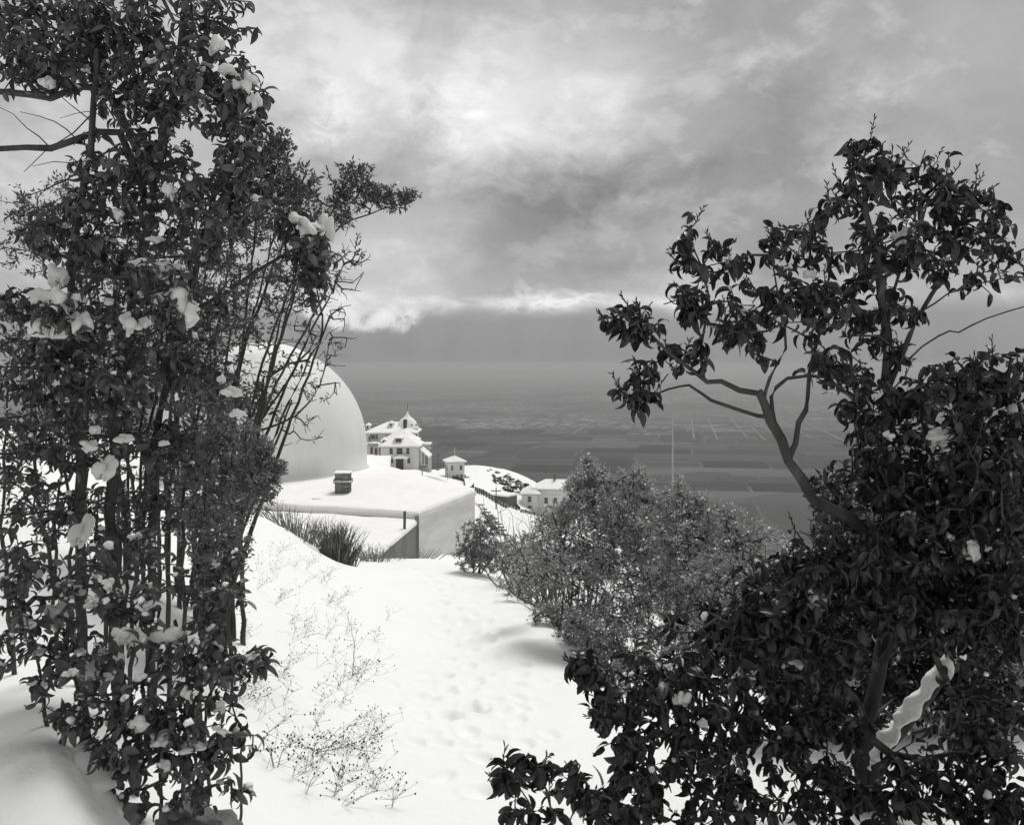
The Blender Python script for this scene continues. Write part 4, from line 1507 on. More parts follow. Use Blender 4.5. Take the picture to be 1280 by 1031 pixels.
# --- right: laurel sumac, dark drooping leaves on a leaning trunk
d0 = 4.0
b0 = G(1075, 4.3)
limbs = [
    ([b0, P(1085, 900, 4.25), P(1110, 780, 4.2), P(1125, 690, 4.1), P(1060, 650, 4.0), P(1020, 620, 3.95), P(985, 575, 3.9), P(965, 525, 3.9), P(948, 488, 3.9)], .040, .017),
    ([P(1122, 700, 4.1), P(1118, 600, 4.1), P(1112, 500, 4.05), P(1108, 420, 4.0), P(1096, 330, 3.95), P(1080, 235, 3.9)], .034, .010),
    ([P(950, 492, 3.9), P(900, 482, 3.85), P(868, 468, 3.82), P(836, 438, 3.8), P(810, 415, 3.8)], .013, .005),
    ([P(964, 522, 3.9), P(925, 512, 3.9), P(890, 500, 3.9), P(862, 482, 3.9), P(835, 487, 3.9), P(800, 500, 3.9)], .009, .003),
    ([P(955, 500, 3.9), P(962, 472, 3.9), P(982, 430, 3.88), P(975, 380, 3.85), P(968, 330, 3.85), P(971, 285, 3.85)], .008, .0025),
    ([P(970, 535, 3.9), P(964, 495, 3.92), P(985, 476, 3.95), P(1040, 470, 4.0), P(1090, 470, 4.05)], .010, .005),
    ([P(985, 575, 3.9), P(1000, 530, 3.95), P(1012, 495, 4.0), P(1018, 440, 4.05), P(1035, 370, 4.1), P(1040, 310, 4.1)], .013, .004),
    ([P(1112, 480, 4.05), P(1140, 420, 4.0), P(1165, 370, 4.0), P(1190, 330, 4.0), P(1205, 270, 4.0)], .014, .004),
    ([P(880, 475, 3.85), P(878, 430, 3.85), P(885, 370, 3.85), P(862, 300, 3.85)], .007, .003),
    ([P(1125, 690, 4.1), P(1180, 620, 4.0), P(1220, 540, 3.9), P(1240, 460, 3.9)], .020, .006),
    ([P(1100, 830, 4.2), P(1150, 760, 4.0), P(1210, 690, 3.8), P(1260, 640, 3.7)], .020, .006),
    ([P(1085, 900, 4.25), P(1040, 840, 4.1), P(980, 790, 4.0), P(920, 760, 3.95), P(870, 790, 3.9)], .018, .005),
    ([b0, P(1010, 960, 4.2), P(930, 900, 4.0), P(850, 880, 3.8), P(780, 880, 3.7)], .018, .005),
    ([P(1105, 420, 4.0), P(1130, 330, 3.95), P(1160, 250, 3.9)], .009, .004),
    ([P(1150, 390, 4.0), P(1185, 368, 3.95), P(1225, 352, 3.9), P(1350, 335, 3.9)], .004, .002),
    ([P(1135, 450, 4.0), P(1172, 420, 3.95), P(1200, 412, 3.92), P(1235, 398, 3.9), P(1350, 360, 3.9)], .004, .0025),
]
ells = [  # px, py, rx, ry, distance, half depth, weight
    (800, 395, 38, 26, 3.8, .12, 0.34), (800, 480, 28, 34, 3.9, .1, 0.40), (765, 398, 10, 12, 3.8, .06, 0.07),
    (855, 300, 18, 40, 3.85, .1, 0.22), (865, 375, 38, 34, 3.85, .15, 0.37), (905, 330, 36, 40, 3.9, .15, 0.31), (850, 440, 40, 20, 3.85, .15, 0.22),
    (935, 400, 44, 52, 3.9, .2, 0.56), (965, 300, 22, 24, 3.85, .1, 0.15), (1010, 300, 40, 34, 3.95, .18, 0.31), (1005, 380, 48, 50, 3.95, .2, 0.56),
    (1078, 215, 40, 52, 3.9, .18, 0.56), (1040, 250, 30, 28, 3.95, .1, 0.19), (1150, 225, 46, 42, 3.95, .18, 0.50), (1200, 260, 40, 50, 3.95, .2, 0.50), (1120, 300, 70, 50, 4.0, .25, 0.81),
    (1250, 300, 40, 80, 4.0, .25, 0.50), (1190, 320, 40, 40, 4.0, .2, 0.37), (1060, 370, 60, 60, 4.0, .25, 0.74), (1120, 410, 45, 50, 4.05, .2, 0.50), (1050, 455, 45, 35, 4.0, .2, 0.37),
    (1090, 520, 45, 60, 4.1, .25, 1.12), (1180, 500, 70, 55, 3.9, .3, 1.50), (1250, 500, 50, 80, 3.9, .25, 1.25), (1130, 600, 90, 70, 4.1, .3, 2.50), (1220, 640, 70, 90, 3.8, .35, 2.50),
    (1060, 700, 90, 60, 4.0, .35, 2.25), (1160, 740, 90, 70, 3.9, .35, 2.50), (980, 740, 70, 50, 4.0, .3, 1.50), (1010, 800, 90, 60, 4.0, .35, 2.00), 
    (910, 800, 80, 60, 3.95, .3, 1.50), (830, 840, 60, 55, 3.85, .25, 1.00), (760, 860, 40, 40, 3.75, .15, 0.50), (730, 825, 22, 24, 3.75, .1, 0.22), (870, 900, 90, 60, 3.85, .3, 1.50),
    (780, 930, 45, 55, 3.7, .2, 0.70), (960, 890, 70, 60, 4.0, .3, 1.10), (1220, 780, 60, 60, 3.8, .3, 1.25), (900, 990, 110, 40, 3.8, .3, 1.20), (780, 1010, 50, 40, 3.65, .2, 0.60), (1010, 960, 50, 60, 4.1, .25, 0.60),
    (1230, 890, 50, 50, 3.9, .25, 0.45), (1200, 1000, 60, 30, 3.8, .2, 0.40), (1270, 720, 40, 100, 3.8, .3, 1.25), (1060, 1000, 60, 40, 3.8, .2, 0.60), (1130, 985, 60, 34, 3.75, .2, .55), (1200, 950, 60, 40, 3.8, .2, .5), (1170, 890, 60, 30, 4.4, .2, .4), (1240, 900, 40, 50, 3.9, .2, .5), (1040, 900, 50, 40, 3.95, .2, .5), (1260, 1000, 50, 30, 3.7, .2, .5), (1000, 900, 50, 40, 3.9, .2, 0.60), (1250, 960, 40, 50, 3.7, .2, 0.40), (1240, 600, 50, 80, 3.7, .25, 1.00), (1160, 650, 60, 50, 3.8, .25, 1.00)]
root, base, A, ch, pos = shrub('sumac_tree', 'dark large-leaved sumac tree with leaning forked trunk on the right of the path', 'tree', limbs, ells, 72, 'broad', .065, 4,
                               LSUM, None, 290, panicle=.20, droop=.55, sig=.28, dust=.012, stem_r=.17, sag=.12)
SR = (root, base)
for px, py, rx, ry, d in ((1132, 298, 19, 16, 3.85), (1180, 300, 14, 8, 3.85), (1170, 545, 26, 10, 3.75), (1138, 648, 10, 9, 3.7), (1020, 755, 15, 18, 3.75), (850, 875, 13, 13, 3.6), (1215, 690, 12, 20, 3.55), (1040, 490, 8, 4, 3.8),
                          (862, 640, 10, 5, 6.0), (1140, 700, 9, 8, 3.7), (1000, 830, 12, 7, 3.7), (880, 905, 7, 7, 3.6), (1187, 672, 7, 7, 3.6), (1110, 545, 8, 6, 3.75), (1010, 345, 10, 5, 3.8)):
    if d > 5: continue
    d += .10
    snow_clump(root, P(px, py, d), 1.15 * rx / F * d, rx / F * d * .9, 1.15 * ry / F * d, base)
scatter_snow(root, base, pos[(pos[:, 2] < -.3) & (pos[:, 1] > 3.8)], 26, .008, .03)
# snow lying along the leaning lower limb
lp = spline([b0 + np.array([.02, 0, 0]), P(1100, 945, 4.25), P(1150, 880, 4.2), P(1192, 828, 4.15), P(1250, 770, 4.1)], .06)
T = Tubes(8); T.add(lp, np.linspace(.045, .02, len(lp)))
T.build('lower_limb', BARK, root, base)
ls = spline([P(1088, 962, 4.20), P(1105, 934, 4.18), P(1148, 876, 4.13), P(1190, 824, 4.08), P(1212, 798, 4.06)], .006, 0.0)
k_ = np.linspace(0, 1, len(ls))
T = Tubes(22)
T.add(ls + np.array([-.010, -.012, .010]), (.004 + .030 * np.sin(np.pi * k_) ** .5) * (1 + .22 * np.sin(k_ * 9 + 1) + .14 * np.sin(k_ * 17) + .06 * np.sin(k_ * 31)))
vv_ = T.v[0]
nz_ = sum(a_ * np.sin(vv_ @ (rng.normal(size=3) * f_) + rng.uniform(0, 6.28)) for f_, a_ in ((25, .006), (25, .006), (45, .005), (45, .005), (80, .003), (80, .003), (140, .0018), (140, .0018)))
cen_ = np.repeat(ls + np.array([-.010, -.012, .010]), 22, axis=0)
T.v[0] = vv_ + unit(vv_ - cen_) * nz_[:, None]
T.build('limb_snow', SNOW_LUMP, root, base)

# --- dense dark shrub filling the slope behind the sumac
b0 = G(1130, 6.2)
limbs = [([b0 + rng.normal(0, .15, 3) * np.array([1, 1, 0]), (b0 + P(x_, y_, 5.9)) / 2 + rng.normal(0, .08, 3), P(x_, y_, 5.8)], .02, .006) for x_, y_ in
         ((1000, 720), (1060, 660), (1120, 600), (1180, 580), (1240, 560), (1270, 650), (1200, 700), (1100, 740), (960, 760), (1040, 800), (1150, 800), (1250, 780))]
ells = [(1000, 740, 60, 50, 5.8, .4, .8), (1070, 690, 60, 50, 5.8, .4, .9), (1140, 640, 60, 60, 5.8, .4, 1.0), (1210, 620, 60, 60, 5.8, .4, 1.0), (1270, 640, 40, 80, 5.8, .4, .8), (1130, 740, 80, 60, 5.8, .4, 1.2), (1220, 740, 70, 60, 5.8, .4, 1.1), (1000, 820, 70, 50, 5.8, .4, .9), (1100, 820, 80, 40, 5.8, .4, .9), (1060, 880, 60, 30, 5.6, .3, .5), (1150, 870, 70, 26, 5.6, .3, .5), (1240, 880, 50, 30, 5.6, .3, .5), (1210, 830, 80, 50, 5.8, .4, 1.1), (1040, 620, 30, 30, 5.8, .3, .3), (930, 800, 40, 40, 5.8, .3, .5), (1020, 890, 60, 40, 5.9, .3, .5)]
root, base, A, ch, pos = shrub('scrub_oak', 'dense dark small-leaved shrub packed behind the sumac trunk', 'shrub', limbs, ells, 190, 'small', .042, 0, (leaf_mat('oak_leaf', .018, .055, .45, .5, .12),), None, small_n=15, spread=.06, rtip=.002, sag=.14, dust=.012, step=.12)

# --- sprig of sumac beside the path, low in the foreground
b0 = G(690, 3.6)
limbs = [([b0, P(690, 1010, 3.3), P(672, 965, 3.25)], .007, .003), ([b0, P(660, 1000, 3.25), P(628, 965, 3.2)], .004, .002), ([b0, P(720, 1000, 3.3), P(722, 965, 3.3)], .004, .002)]
ells = [(630, 965, 16, 16, 3.2, .06, .35), (668, 965, 24, 24, 3.25, .08, .7), (715, 975, 24, 22, 3.3, .08, .6), (670, 1010, 50, 20, 3.3, .1, .6), (745, 1000, 25, 22, 3.35, .1, .5)]
shrub('sumac_sprig', 'low sumac sprig with a few drooping leaves at the foot of the path', 'shrub', limbs, ells, 18, 'broad', .062, 6, LSUM, None, 120, panicle=.25, droop=.7)

# --- left: dark evergreen tree with broad leaves
b0 = G(150, 4.6)
limbs = [
    ([b0, P(140, 640, 4.4), P(150, 500, 4.3), P(165, 380, 4.2), P(190, 250, 4.0), P(215, 130, 3.9), P(230, 20, 3.8)], .034, .014),
    ([G(105, 4.4), P(100, 620, 4.2), P(95, 480, 4.1), P(90, 330, 4.0), P(110, 190, 3.9), P(120, 60, 3.8)], .028, .012),
    ([G(190, 4.8), P(190, 650, 4.6), P(200, 520, 4.5), P(230, 400, 4.3), P(255, 300, 4.1), P(280, 200, 3.9), P(300, 110, 3.8)], .026, .009),
    ([P(185, 270, 4.0), P(150, 170, 4.0), P(90, 178, 4.0), P(0, 186, 4.0), P(-150, 165, 4.0)], .018, .007),
    ([P(195, 240, 4.0), P(130, 110, 4.0), P(70, 122, 4.0), P(0, 114, 4.0), P(-140, 120, 4.0)], .018, .01),
    ([P(215, 140, 3.9), P(260, 100, 3.8), P(305, 70, 3.7)], .012, .004),
    ([P(170, 215, 4.0), P(110, 150, 4.0), P(60, 105, 4.0)], .004, .0015), ([P(150, 180, 4.0), P(80, 225, 4.05), P(20, 250, 4.05)], .005, .002), ([P(140, 120, 4.0), P(90, 165, 4.0), P(30, 215, 4.0)], .004, .0015),
    ([P(100, 178, 4.0), P(70, 150, 4.0), P(25, 140, 4.0)], .003, .0012), ([P(120, 176, 4.0), P(95, 200, 4.0), P(40, 208, 4.0)], .003, .0012), ([P(60, 182, 4.0), P(35, 160, 4.0), P(-10, 130, 4.0)], .003, .0012), ([P(130, 150, 4.0), P(110, 140, 4.0), P(75, 148, 4.0)], .0025, .001),
    ([P(100, 480, 4.1), P(60, 420, 3.9), P(10, 380, 3.8)], .012, .005),
    ([P(160, 400, 4.2), P(200, 390, 4.0), P(240, 380, 3.9)], .012, .005),
    ([P(230, 400, 4.3), P(320, 340, 4.3), P(385, 300, 4.3)], .014, .005),
    ([P(60, 335, 3.9), P(120, 345, 3.8), P(200, 350, 3.8), P(225, 372, 3.8)], .008, .003),
]
ells = [
    (260, 110, 70, 62, 3.75, .3, 1.70), (300, 170, 34, 55, 3.75, .2, 0.80), (180, 110, 75, 75, 3.9, .3, 1.70), (90, 60, 90, 55, 3.9, .35, 1.80), (20, 60, 60, 70, 3.9, .3, 1.00), (200, 20, 140, 40, 3.8, .3, 1.60), (60, 10, 100, 30, 3.8, .3, 1.00),
    (280, 245, 50, 50, 3.8, .25, 1.10), (190, 215, 60, 60, 3.95, .3, 1.30), (240, 290, 50, 40, 3.95, .25, 0.80), (130, 270, 60, 50, 4.0, .3, 1.00), (80, 290, 60, 40, 4.0, .3, 0.80),
    (385, 320, 32, 34, 4.25, .15, 0.68), (365, 275, 26, 22, 4.25, .12, 0.35), (395, 350, 20, 25, 4.25, .12, 0.26),
    (150, 400, 60, 40, 4.1, .3, 0.85), (60, 450, 60, 50, 3.95, .3, 1.02), (120, 480, 80, 55, 4.1, .35, 1.36), (220, 460, 70, 50, 4.2, .3, 1.02), (280, 490, 45, 45, 4.3, .25, 0.51), (160, 560, 80, 45, 4.3, .35, 0.65), (70, 560, 55, 45, 4.1, .3, 0.45), (245, 560, 50, 45, 4.4, .3, 0.40),
    (110, 640, 70, 50, 4.3, .3, 0.35), (210, 620, 60, 40, 4.5, .3, 0.30), (10, 520, 50, 80, 3.9, .3, 0.85), (10, 660, 50, 60, 4.0, .3, 0.30), (20, 380, 40, 40, 3.8, .25, 0.51), (200, 360, 50, 25, 3.9, .2, 0.42), (120, 200, 40, 40, 4.0, .2, 0.40), (150, 330, 60, 40, 4.1, .3, 0.68), (240, 380, 50, 40, 4.2, .3, 0.51), (60, 640, 50, 50, 4.1, .3, 0.35), (160, 680, 70, 40, 4.4, .3, 0.35), (215, 380, 40, 26, 3.62, .05, .28), (195, 340, 40, 14, 3.64, .05, .15), (75, 392, 36, 34, 3.62, .05, .3), (390, 300, 26, 28, 4.1, .06, .2)]
root, base, A, ch, pos = shrub('toyon_tree', 'tall dark broad-leaved evergreen tree loaded with snow lumps, left of the path', 'tree', limbs, ells, 78, 'broad', .050, 5,
                               LOAK, None, 290, droop=.3, sig=.33, rtip=.0022, dust=.05,
                               extra_tips=ell_tips([(240, 330, 60, 40, 4.1, .3, .6)], 40))
for px, py, rx, ry, d, tl in ((82, 378, 20, 17, 3.6, 0), (62, 412, 26, 18, 3.6, 0), (98, 405, 14, 20, 3.6, 0), (55, 375, 18, 12, 3.62, 0), (215, 378, 31, 22, 3.6, .25), (232, 392, 16, 17, 3.58, .3), (195, 340, 34, 12, 3.65, .15), (215, 345, 20, 14, 3.65, 0),
                              (402, 296, 12, 26, 4.05, .2), (384, 286, 16, 12, 4.05, .6), (372, 275, 14, 8, 4.05, .4), (306, 105, 13, 17, 3.5, -.3), (318, 128, 8, 14, 3.5, 0), (270, 60, 10, 16, 3.5, .3), (285, 90, 12, 8, 3.5, 0),
                              (148, 270, 8, 9, 3.7, 0), (194, 300, 10, 6, 3.7, 0), (212, 242, 9, 12, 3.6, 0), (60, 105, 11, 10, 3.6, 0), (110, 558, 12, 8, 3.75, .2), (155, 550, 11, 7, 3.75, 0), (130, 590, 12, 20, 3.8, .4), (205, 555, 6, 4, 3.8, 0), (100, 670, 11, 26, 3.8, .2), (294, 518, 9, 7, 3.9, 0),
                              (277, 475, 6, 7, 3.9, 0), (290, 492, 12, 8, 3.9, .2), (160, 408, 14, 14, 3.7, .5), (120, 540, 8, 6, 3.75, 0), (70, 350, 12, 20, 3.7, -.5), (185, 405, 10, 8, 3.7, 0)):
    d += .05 if rx > 13 else .12
    snow_clump(root, P(px, py, d), 1.15 * rx / F * d, min(rx, ry * 1.3) / F * d, 1.2 * ry / F * d, base, tl)
scatter_snow(root, base, pos[pos[:, 1] < 4.15], 95, .007, .032)

# --- fine-leaved shrub of many thin stems behind it, reaching over the dome
CD = 8.0
limbs, tipx = [], []
srng = np.random.default_rng(11)
brng0 = np.random.default_rng(12)
def fan(b, targets, r0, r1, d_b, d_t, bend=.12):
    out = []
    for (tx_, ty_) in targets:
        t_ = P(tx_, ty_, d_t + srng.normal(0, .12))
        mid = b + (t_ - b) * .5 + np.array([-(t_[0] - b[0]) * bend, 0, abs(t_[2] - b[2]) * .04]) + srng.normal(0, .05, 3)
        out.append(([b + srng.normal(0, .05, 3) * np.array([1, 1, 0]), mid, t_], r0 * srng.uniform(.7, 1.2), r1))
    return out
bs = [G(255, CD), G(238, CD + .2), G(268, CD - .1), G(215, CD + .3), G(280, CD + .1), G(160, CD + .2)]
tg = [[(330, 200), (380, 230), (300, 330), (410, 360)], [(300, 240), (345, 290), (260, 300), (395, 420)], [(400, 260), (430, 330), (370, 350), (412, 395), (385, 450)], [(250, 260), (215, 330), (290, 350)], [(390, 300), (350, 400), (365, 500), (350, 540)], [(140, 300), (90, 250), (120, 360)]]
for b_, t_ in zip(bs, tg): limbs += fan(b_, t_, .022, .007, CD, CD)
for x0_, x1_, y1_ in ((130, 150, 430), (170, 175, 420), (205, 215, 440), (225, 235, 420), (248, 262, 400), (272, 300, 430), (262, 285, 470), (285, 330, 470), (180, 200, 500), (150, 130, 480)):
    limbs.append(([G(x0_ + 20, CD), P(x0_ + 18, 620, CD), P(x1_, y1_, CD)], .022, .008))
limbs += [([P(400, 310, CD), P(425, 285, CD), P(460, 268, CD), P(515, 252, CD)], .009, .003), ([P(400, 310, CD), P(412, 270, CD), P(435, 225, CD), P(452, 205, CD)], .007, .0025),
          ([P(385, 450, CD), P(398, 430, CD), P(404, 395, CD), P(396, 360, CD)], .011, .006), ([P(300, 560, CD), P(340, 470, CD), P(385, 450, CD)], .014, .009),
          ([P(320, 540, CD), P(370, 520, CD), P(400, 480, CD), P(412, 425, CD)], .010, .003)]
ells = [(330, 215, 34, 46, CD - .1, .3, 2.32), (368, 245, 34, 42, CD - .1, .3, 2.17), (315, 270, 40, 40, CD, .3, 1.74), (440, 225, 32, 26, CD, .15, 0.90), (480, 248, 36, 16, CD, .12, 0.90), (425, 262, 30, 26, CD, .15, 0.70), (510, 246, 16, 9, CD, .06, 0.25),
        (350, 180, 18, 18, CD - .1, .15, 0.58), (280, 330, 50, 50, CD + .1, .3, 1.45), (350, 350, 50, 50, CD, .3, 1.30), (290, 400, 60, 50, CD + .1, .35, 1.45), (250, 470, 60, 50, CD + .2, .3, 1.45), (310, 500, 40, 40, CD + .1, .3, 0.87), (220, 560, 60, 50, CD + .3, .3, 0.90), (200, 340, 50, 40, CD + .3, .3, 0.70), (130, 330, 60, 60, CD + .3, .3, 1.00), (80, 270, 50, 50, CD + .3, .3, 1.30), (30, 290, 40, 60, CD + .3, .3, 1.00),
        (270, 620, 40, 50, CD + .1, .3, 0.87), (60, 420, 60, 60, CD + .3, .3, 1.00), (130, 450, 60, 60, CD + .3, .3, 1.00), (60, 540, 60, 50, CD + .3, .3, 0.90), (150, 540, 60, 50, CD + .3, .3, 0.90), (200, 430, 50, 60, CD + .3, .3, 0.90), (200, 240, 60, 50, CD + .2, .3, 0.70), (180, 620, 50, 50, CD + .2, .3, 0.70)]
root, base, A, ch, pos = shrub('ceanothus_shrub', 'tall fine-leaved shrub of many thin stems arching in front of the dome', 'shrub', limbs, ells, 90, 'small', .040, 0, LFINE, None, small_n=10, spread=.11, rtip=.0024, sag=.18, maxlen=1.6, dust=.012, step=.12,
                               extra_tips=ell_tips([(370, 420, 50, 60, CD, .3, 1.0), (410, 400, 40, 50, CD, .25, .8), (440, 330, 30, 40, CD, .2, .7), (350, 480, 50, 50, CD, .3, .9), (400, 470, 40, 40, CD, .2, .5), (300, 440, 60, 80, CD, .3, 1.0), (370, 530, 40, 30, CD, .2, .4), (390, 350, 40, 40, CD, .2, .5)], 110))
scatter_snow(root, base, pos, 40, .008, .025)

# --- rounded grey-leaved bush under it
b0 = G(270, 6.6)
limbs = [([b0 + srng.normal(0, .1, 3) * np.array([1, 1, 0]), P(srng.uniform(255, 300), 660, 6.5), P(x_, y_, 6.4)], .018, .005) for x_, y_ in ((250, 560), (290, 540), (320, 580), (335, 600), (300, 600), (270, 600), (230, 600))]
ells = [(290, 560, 50, 40, 6.4, .4, 1.6), (320, 600, 34, 30, 6.3, .3, 1.0), (285, 625, 55, 40, 6.4, .4, 1.6), (250, 600, 40, 60, 6.5, .4, 1.2), (340, 585, 16, 12, 6.3, .15, .3), (330, 560, 14, 10, 6.3, .12, .2), (280, 690, 40, 35, 6.5, .2, .7), (255, 660, 40, 40, 6.5, .3, .8), (265, 520, 40, 40, 6.5, .3, .8)]
shrub('grey_bush', 'rounded bush with small greyish leaves beside the observatory dome, on the left bank', 'shrub', limbs, ells, 150, 'small', .028, 0, LGREY, None, small_n=16, spread=.05, rtip=.0016)

# --- lacy small-leaved shrub growing up through the tall evergreen
b0 = G(120, 5.0)
limbs = []
for x0_, x1_, y1_ in ((50, 40, 380), (80, 60, 470), (100, 110, 400), (130, 150, 330), (160, 180, 420), (190, 210, 350), (215, 240, 420), (240, 260, 470), (70, 90, 560), (150, 130, 580), (210, 200, 560), (250, 270, 560), (20, 10, 480)):
    limbs.append(([G(x0_, 5.0) if limbs else b0, P(x0_ + brng0.normal(0, 8), 640, 4.8), P(x1_, y1_, 4.7)], .014, .005))
ells = [(50, 430, 50, 60, 4.6, .25, .8), (120, 430, 60, 60, 4.6, .25, .9), (190, 420, 50, 60, 4.6, .25, .9), (240, 480, 45, 50, 4.6, .25, .8), (60, 540, 55, 50, 4.6, .25, .8), (150, 540, 60, 50, 4.6, .25, .9), (230, 570, 55, 50, 4.6, .25, .9), (90, 640, 60, 40, 4.7, .25, .6), (180, 650, 60, 40, 4.7, .25, .6), (260, 660, 40, 45, 4.8, .25, .7), (10, 600, 40, 80, 4.7, .25, .7), (150, 330, 60, 40, 4.5, .25, .6), (270, 400, 40, 50, 4.6, .25, .6), (260, 300, 40, 40, 4.5, .2, .5)]
root, base, A, ch, pos = shrub('lacy_shrub', 'twiggy small-leaved shrub growing up among the stems of the tall evergreen', 'shrub', limbs, ells, 90, 'small', .026, 0, LFINE, None, small_n=13, spread=.06, rtip=.0016, sag=.16, dust=.05)

# --- low broad-leaved shrub with snow at the left foreground
b0 = G(170, 3.75)
limbs = [([b0, P(180, 860, 3.5), P(200, 760, 3.4)], .012, .006), ([G(260, 3.8), P(260, 880, 3.5), P(305, 820, 3.35)], .009, .004), ([G(100, 3.7), P(100, 880, 3.5), P(80, 800, 3.4)], .010, .005), ([G(230, 3.8), P(240, 820, 3.5), P(280, 740, 3.5)], .010, .004),
         ([G(120, 3.6), P(115, 920, 3.4), P(100, 850, 3.2)], .008, .003), ([G(240, 3.6), P(250, 950, 3.4), P(250, 910, 3.3)], .008, .003), ([G(60, 3.7), P(50, 850, 3.5), P(30, 760, 3.5)], .009, .004), ([G(200, 3.6), P(200, 960, 3.4), P(190, 920, 3.3)], .008, .003), ([G(300, 3.8), P(300, 930, 3.6), P(290, 880, 3.4)], .007, .003)]
ells = [(200, 740, 80, 40, 3.5, .22, 1.1), (100, 750, 60, 50, 3.5, .22, .9), (280, 730, 34, 50, 3.5, .15, .6), (230, 800, 60, 45, 3.4, .2, 1.0), (290, 830, 40, 34, 3.35, .15, .7), (325, 825, 22, 16, 3.3, .08, .28), (200, 870, 60, 45, 3.35, .2, 1.0), (255, 890, 45, 45, 3.3, .18, .8), (120, 820, 30, 40, 3.35, .15, .35), (180, 920, 50, 30, 3.3, .15, .6), (130, 880, 35, 30, 3.3, .15, .4),
        (40, 720, 45, 45, 3.5, .2, .5), (140, 690, 60, 30, 3.6, .2, .6), (150, 945, 60, 22, 3.3, .12, .6), (225, 950, 50, 24, 3.3, .12, .7), (90, 900, 40, 30, 3.35, .12, .4), (30, 800, 40, 50, 3.4, .15, .5), (70, 850, 40, 40, 3.35, .15, .4), (20, 730, 50, 50, 3.5, .2, .5), (285, 930, 34, 30, 3.35, .12, .5), (240, 990, 70, 18, 3.35, .1, .5), (130, 990, 50, 16, 3.35, .1, .3)]
root, base, A, ch, pos = shrub('toyon_bush', 'low broad-leaved shrub half buried in snow at the near left bank', 'shrub', limbs, ells, 40, 'broad', .050, 5, LOAK, None, 280, droop=.35, sig=.33, dust=.09)
for px, py, rx, ry, d, tl in ((115, 840, 32, 26, 3.5, .2), (150, 795, 14, 14, 3.4, 0), (215, 800, 30, 14, 3.45, .1), (165, 800, 16, 22, 3.4, 0), (265, 815, 16, 18, 3.4, 0), (170, 905, 17, 12, 3.2, 0), (135, 730, 10, 9, 3.4, 0), (115, 755, 10, 10, 3.4, 0), (95, 740, 14, 12, 3.45, 0), (235, 870, 10, 12, 3.25, 0), (175, 847, 10, 8, 3.25, 0), (205, 925, 18, 12, 3.25, 0), (280, 850, 8, 6, 3.3, 0), (70, 770, 20, 22, 3.5, 0), (240, 935, 16, 10, 3.25, 0)):
    snow_clump(root, P(px, py, d), rx / F * d, rx / F * d * .8, ry / F * d, base, tl)
scatter_snow(root, base, pos, 75, .008, .034)

# --- thick pale-leaved chaparral falling away to the right of the path
def gbase(px, py, d):
    return P(px, py, d)
limbs = []
brng = np.random.default_rng(5)
for x_, y_, bx_ in ((735, 590, 735), (715, 620, 725), (790, 605, 770), (760, 640, 745), (830, 620, 800), (860, 640, 820), (900, 660, 850), (930, 680, 860), (690, 640, 705), (700, 700, 715), (680, 660, 700), (800, 700, 790), (880, 720, 850), (940, 720, 900)):
    b_ = G(bx_ + brng.normal(0, 8), 11.0, -.3)
    t_ = P(x_, y_, 10.6 + brng.normal(0, .3))
    limbs.append(([b_, b_ * .5 + t_ * .5 + np.array([.15, 0, .1]), t_], .014, .006))
ells = [(738, 595, 18, 22, 10.5, .3, .5), (735, 630, 34, 34, 10.5, .5, 1.1), (792, 605, 22, 20, 10.5, .3, .5), (775, 645, 44, 38, 10.5, .6, 1.5), (850, 630, 26, 22, 10.5, .4, .6), (830, 665, 60, 40, 10.4, .6, 1.7), (900, 665, 40, 26, 10.3, .5, .9), (930, 665, 26, 24, 10.3, .4, .5), (690, 655, 24, 24, 10.6, .4, .5),
        (720, 700, 60, 40, 10.4, .6, 1.4), (800, 720, 70, 45, 10.2, .6, 1.9), (890, 720, 70, 45, 10.0, .6, 1.9), (760, 770, 50, 34, 10.0, .5, 1.0), (850, 770, 70, 40, 9.8, .5, 1.6), (940, 770, 60, 45, 9.6, .5, 1.2), (960, 700, 40, 40, 10, .5, .9), (740, 690, 50, 40, 10.2, .3, .9), (715, 605, 12, 10, 10.5, .2, .15), (755, 600, 12, 14, 10.5, .2, .15), (815, 625, 14, 14, 10.5, .2, .2), (800, 590, 10, 10, 10.5, .2, .1), (875, 625, 14, 12, 10.4, .2, .2), (915, 640, 12, 10, 10.3, .2, .15), (670, 690, 20, 30, 10.8, .3, .3), (705, 640, 18, 14, 10.6, .3, .25), (720, 780, 20, 25, 10.6, .2, .3), (760, 815, 40, 20, 10.2, .2, .5), (830, 815, 60, 30, 9.8, .3, .8), (930, 820, 60, 40, 9.0, .4, .9), (735, 578, 8, 10, 10.5, .1, .08), (722, 800, 36, 22, 10.8, .2, .6), (690, 770, 30, 20, 11.5, .25, .5), (650, 735, 30, 18, 13.5, .3, .4), (775, 838, 60, 25, 9.6, .25, .7), (750, 790, 40, 30, 10.3, .3, .6), (775, 600, 10, 14, 10.5, .15, .1), (850, 605, 8, 10, 10.4, .1, .08), (890, 640, 30, 14, 10.3, .3, .3), (650, 700, 30, 30, 11.5, .3, .4)]
root, base, A, ch, pos = shrub('chaparral_bush', 'broad tangled bush of small pale leaves hiding the villa, right of the path', 'shrub', limbs, ells, 230, 'small', .036, 0, LPALE, None, small_n=13, spread=.12, rtip=.0026, sag=.16, step=.16, dust=.10,
                               extra_tips=ell_tips([(720, 720, 60, 60, 10.4, .6, 1.5), (820, 720, 90, 60, 10.0, .6, 1.5), (740, 600, 25, 30, 10.5, .3, .3), (800, 620, 40, 40, 10.5, .3, .4)], 60))
scatter_snow(root, base, pos[pos[:, 2] < -1.5], 30, .02, .06)

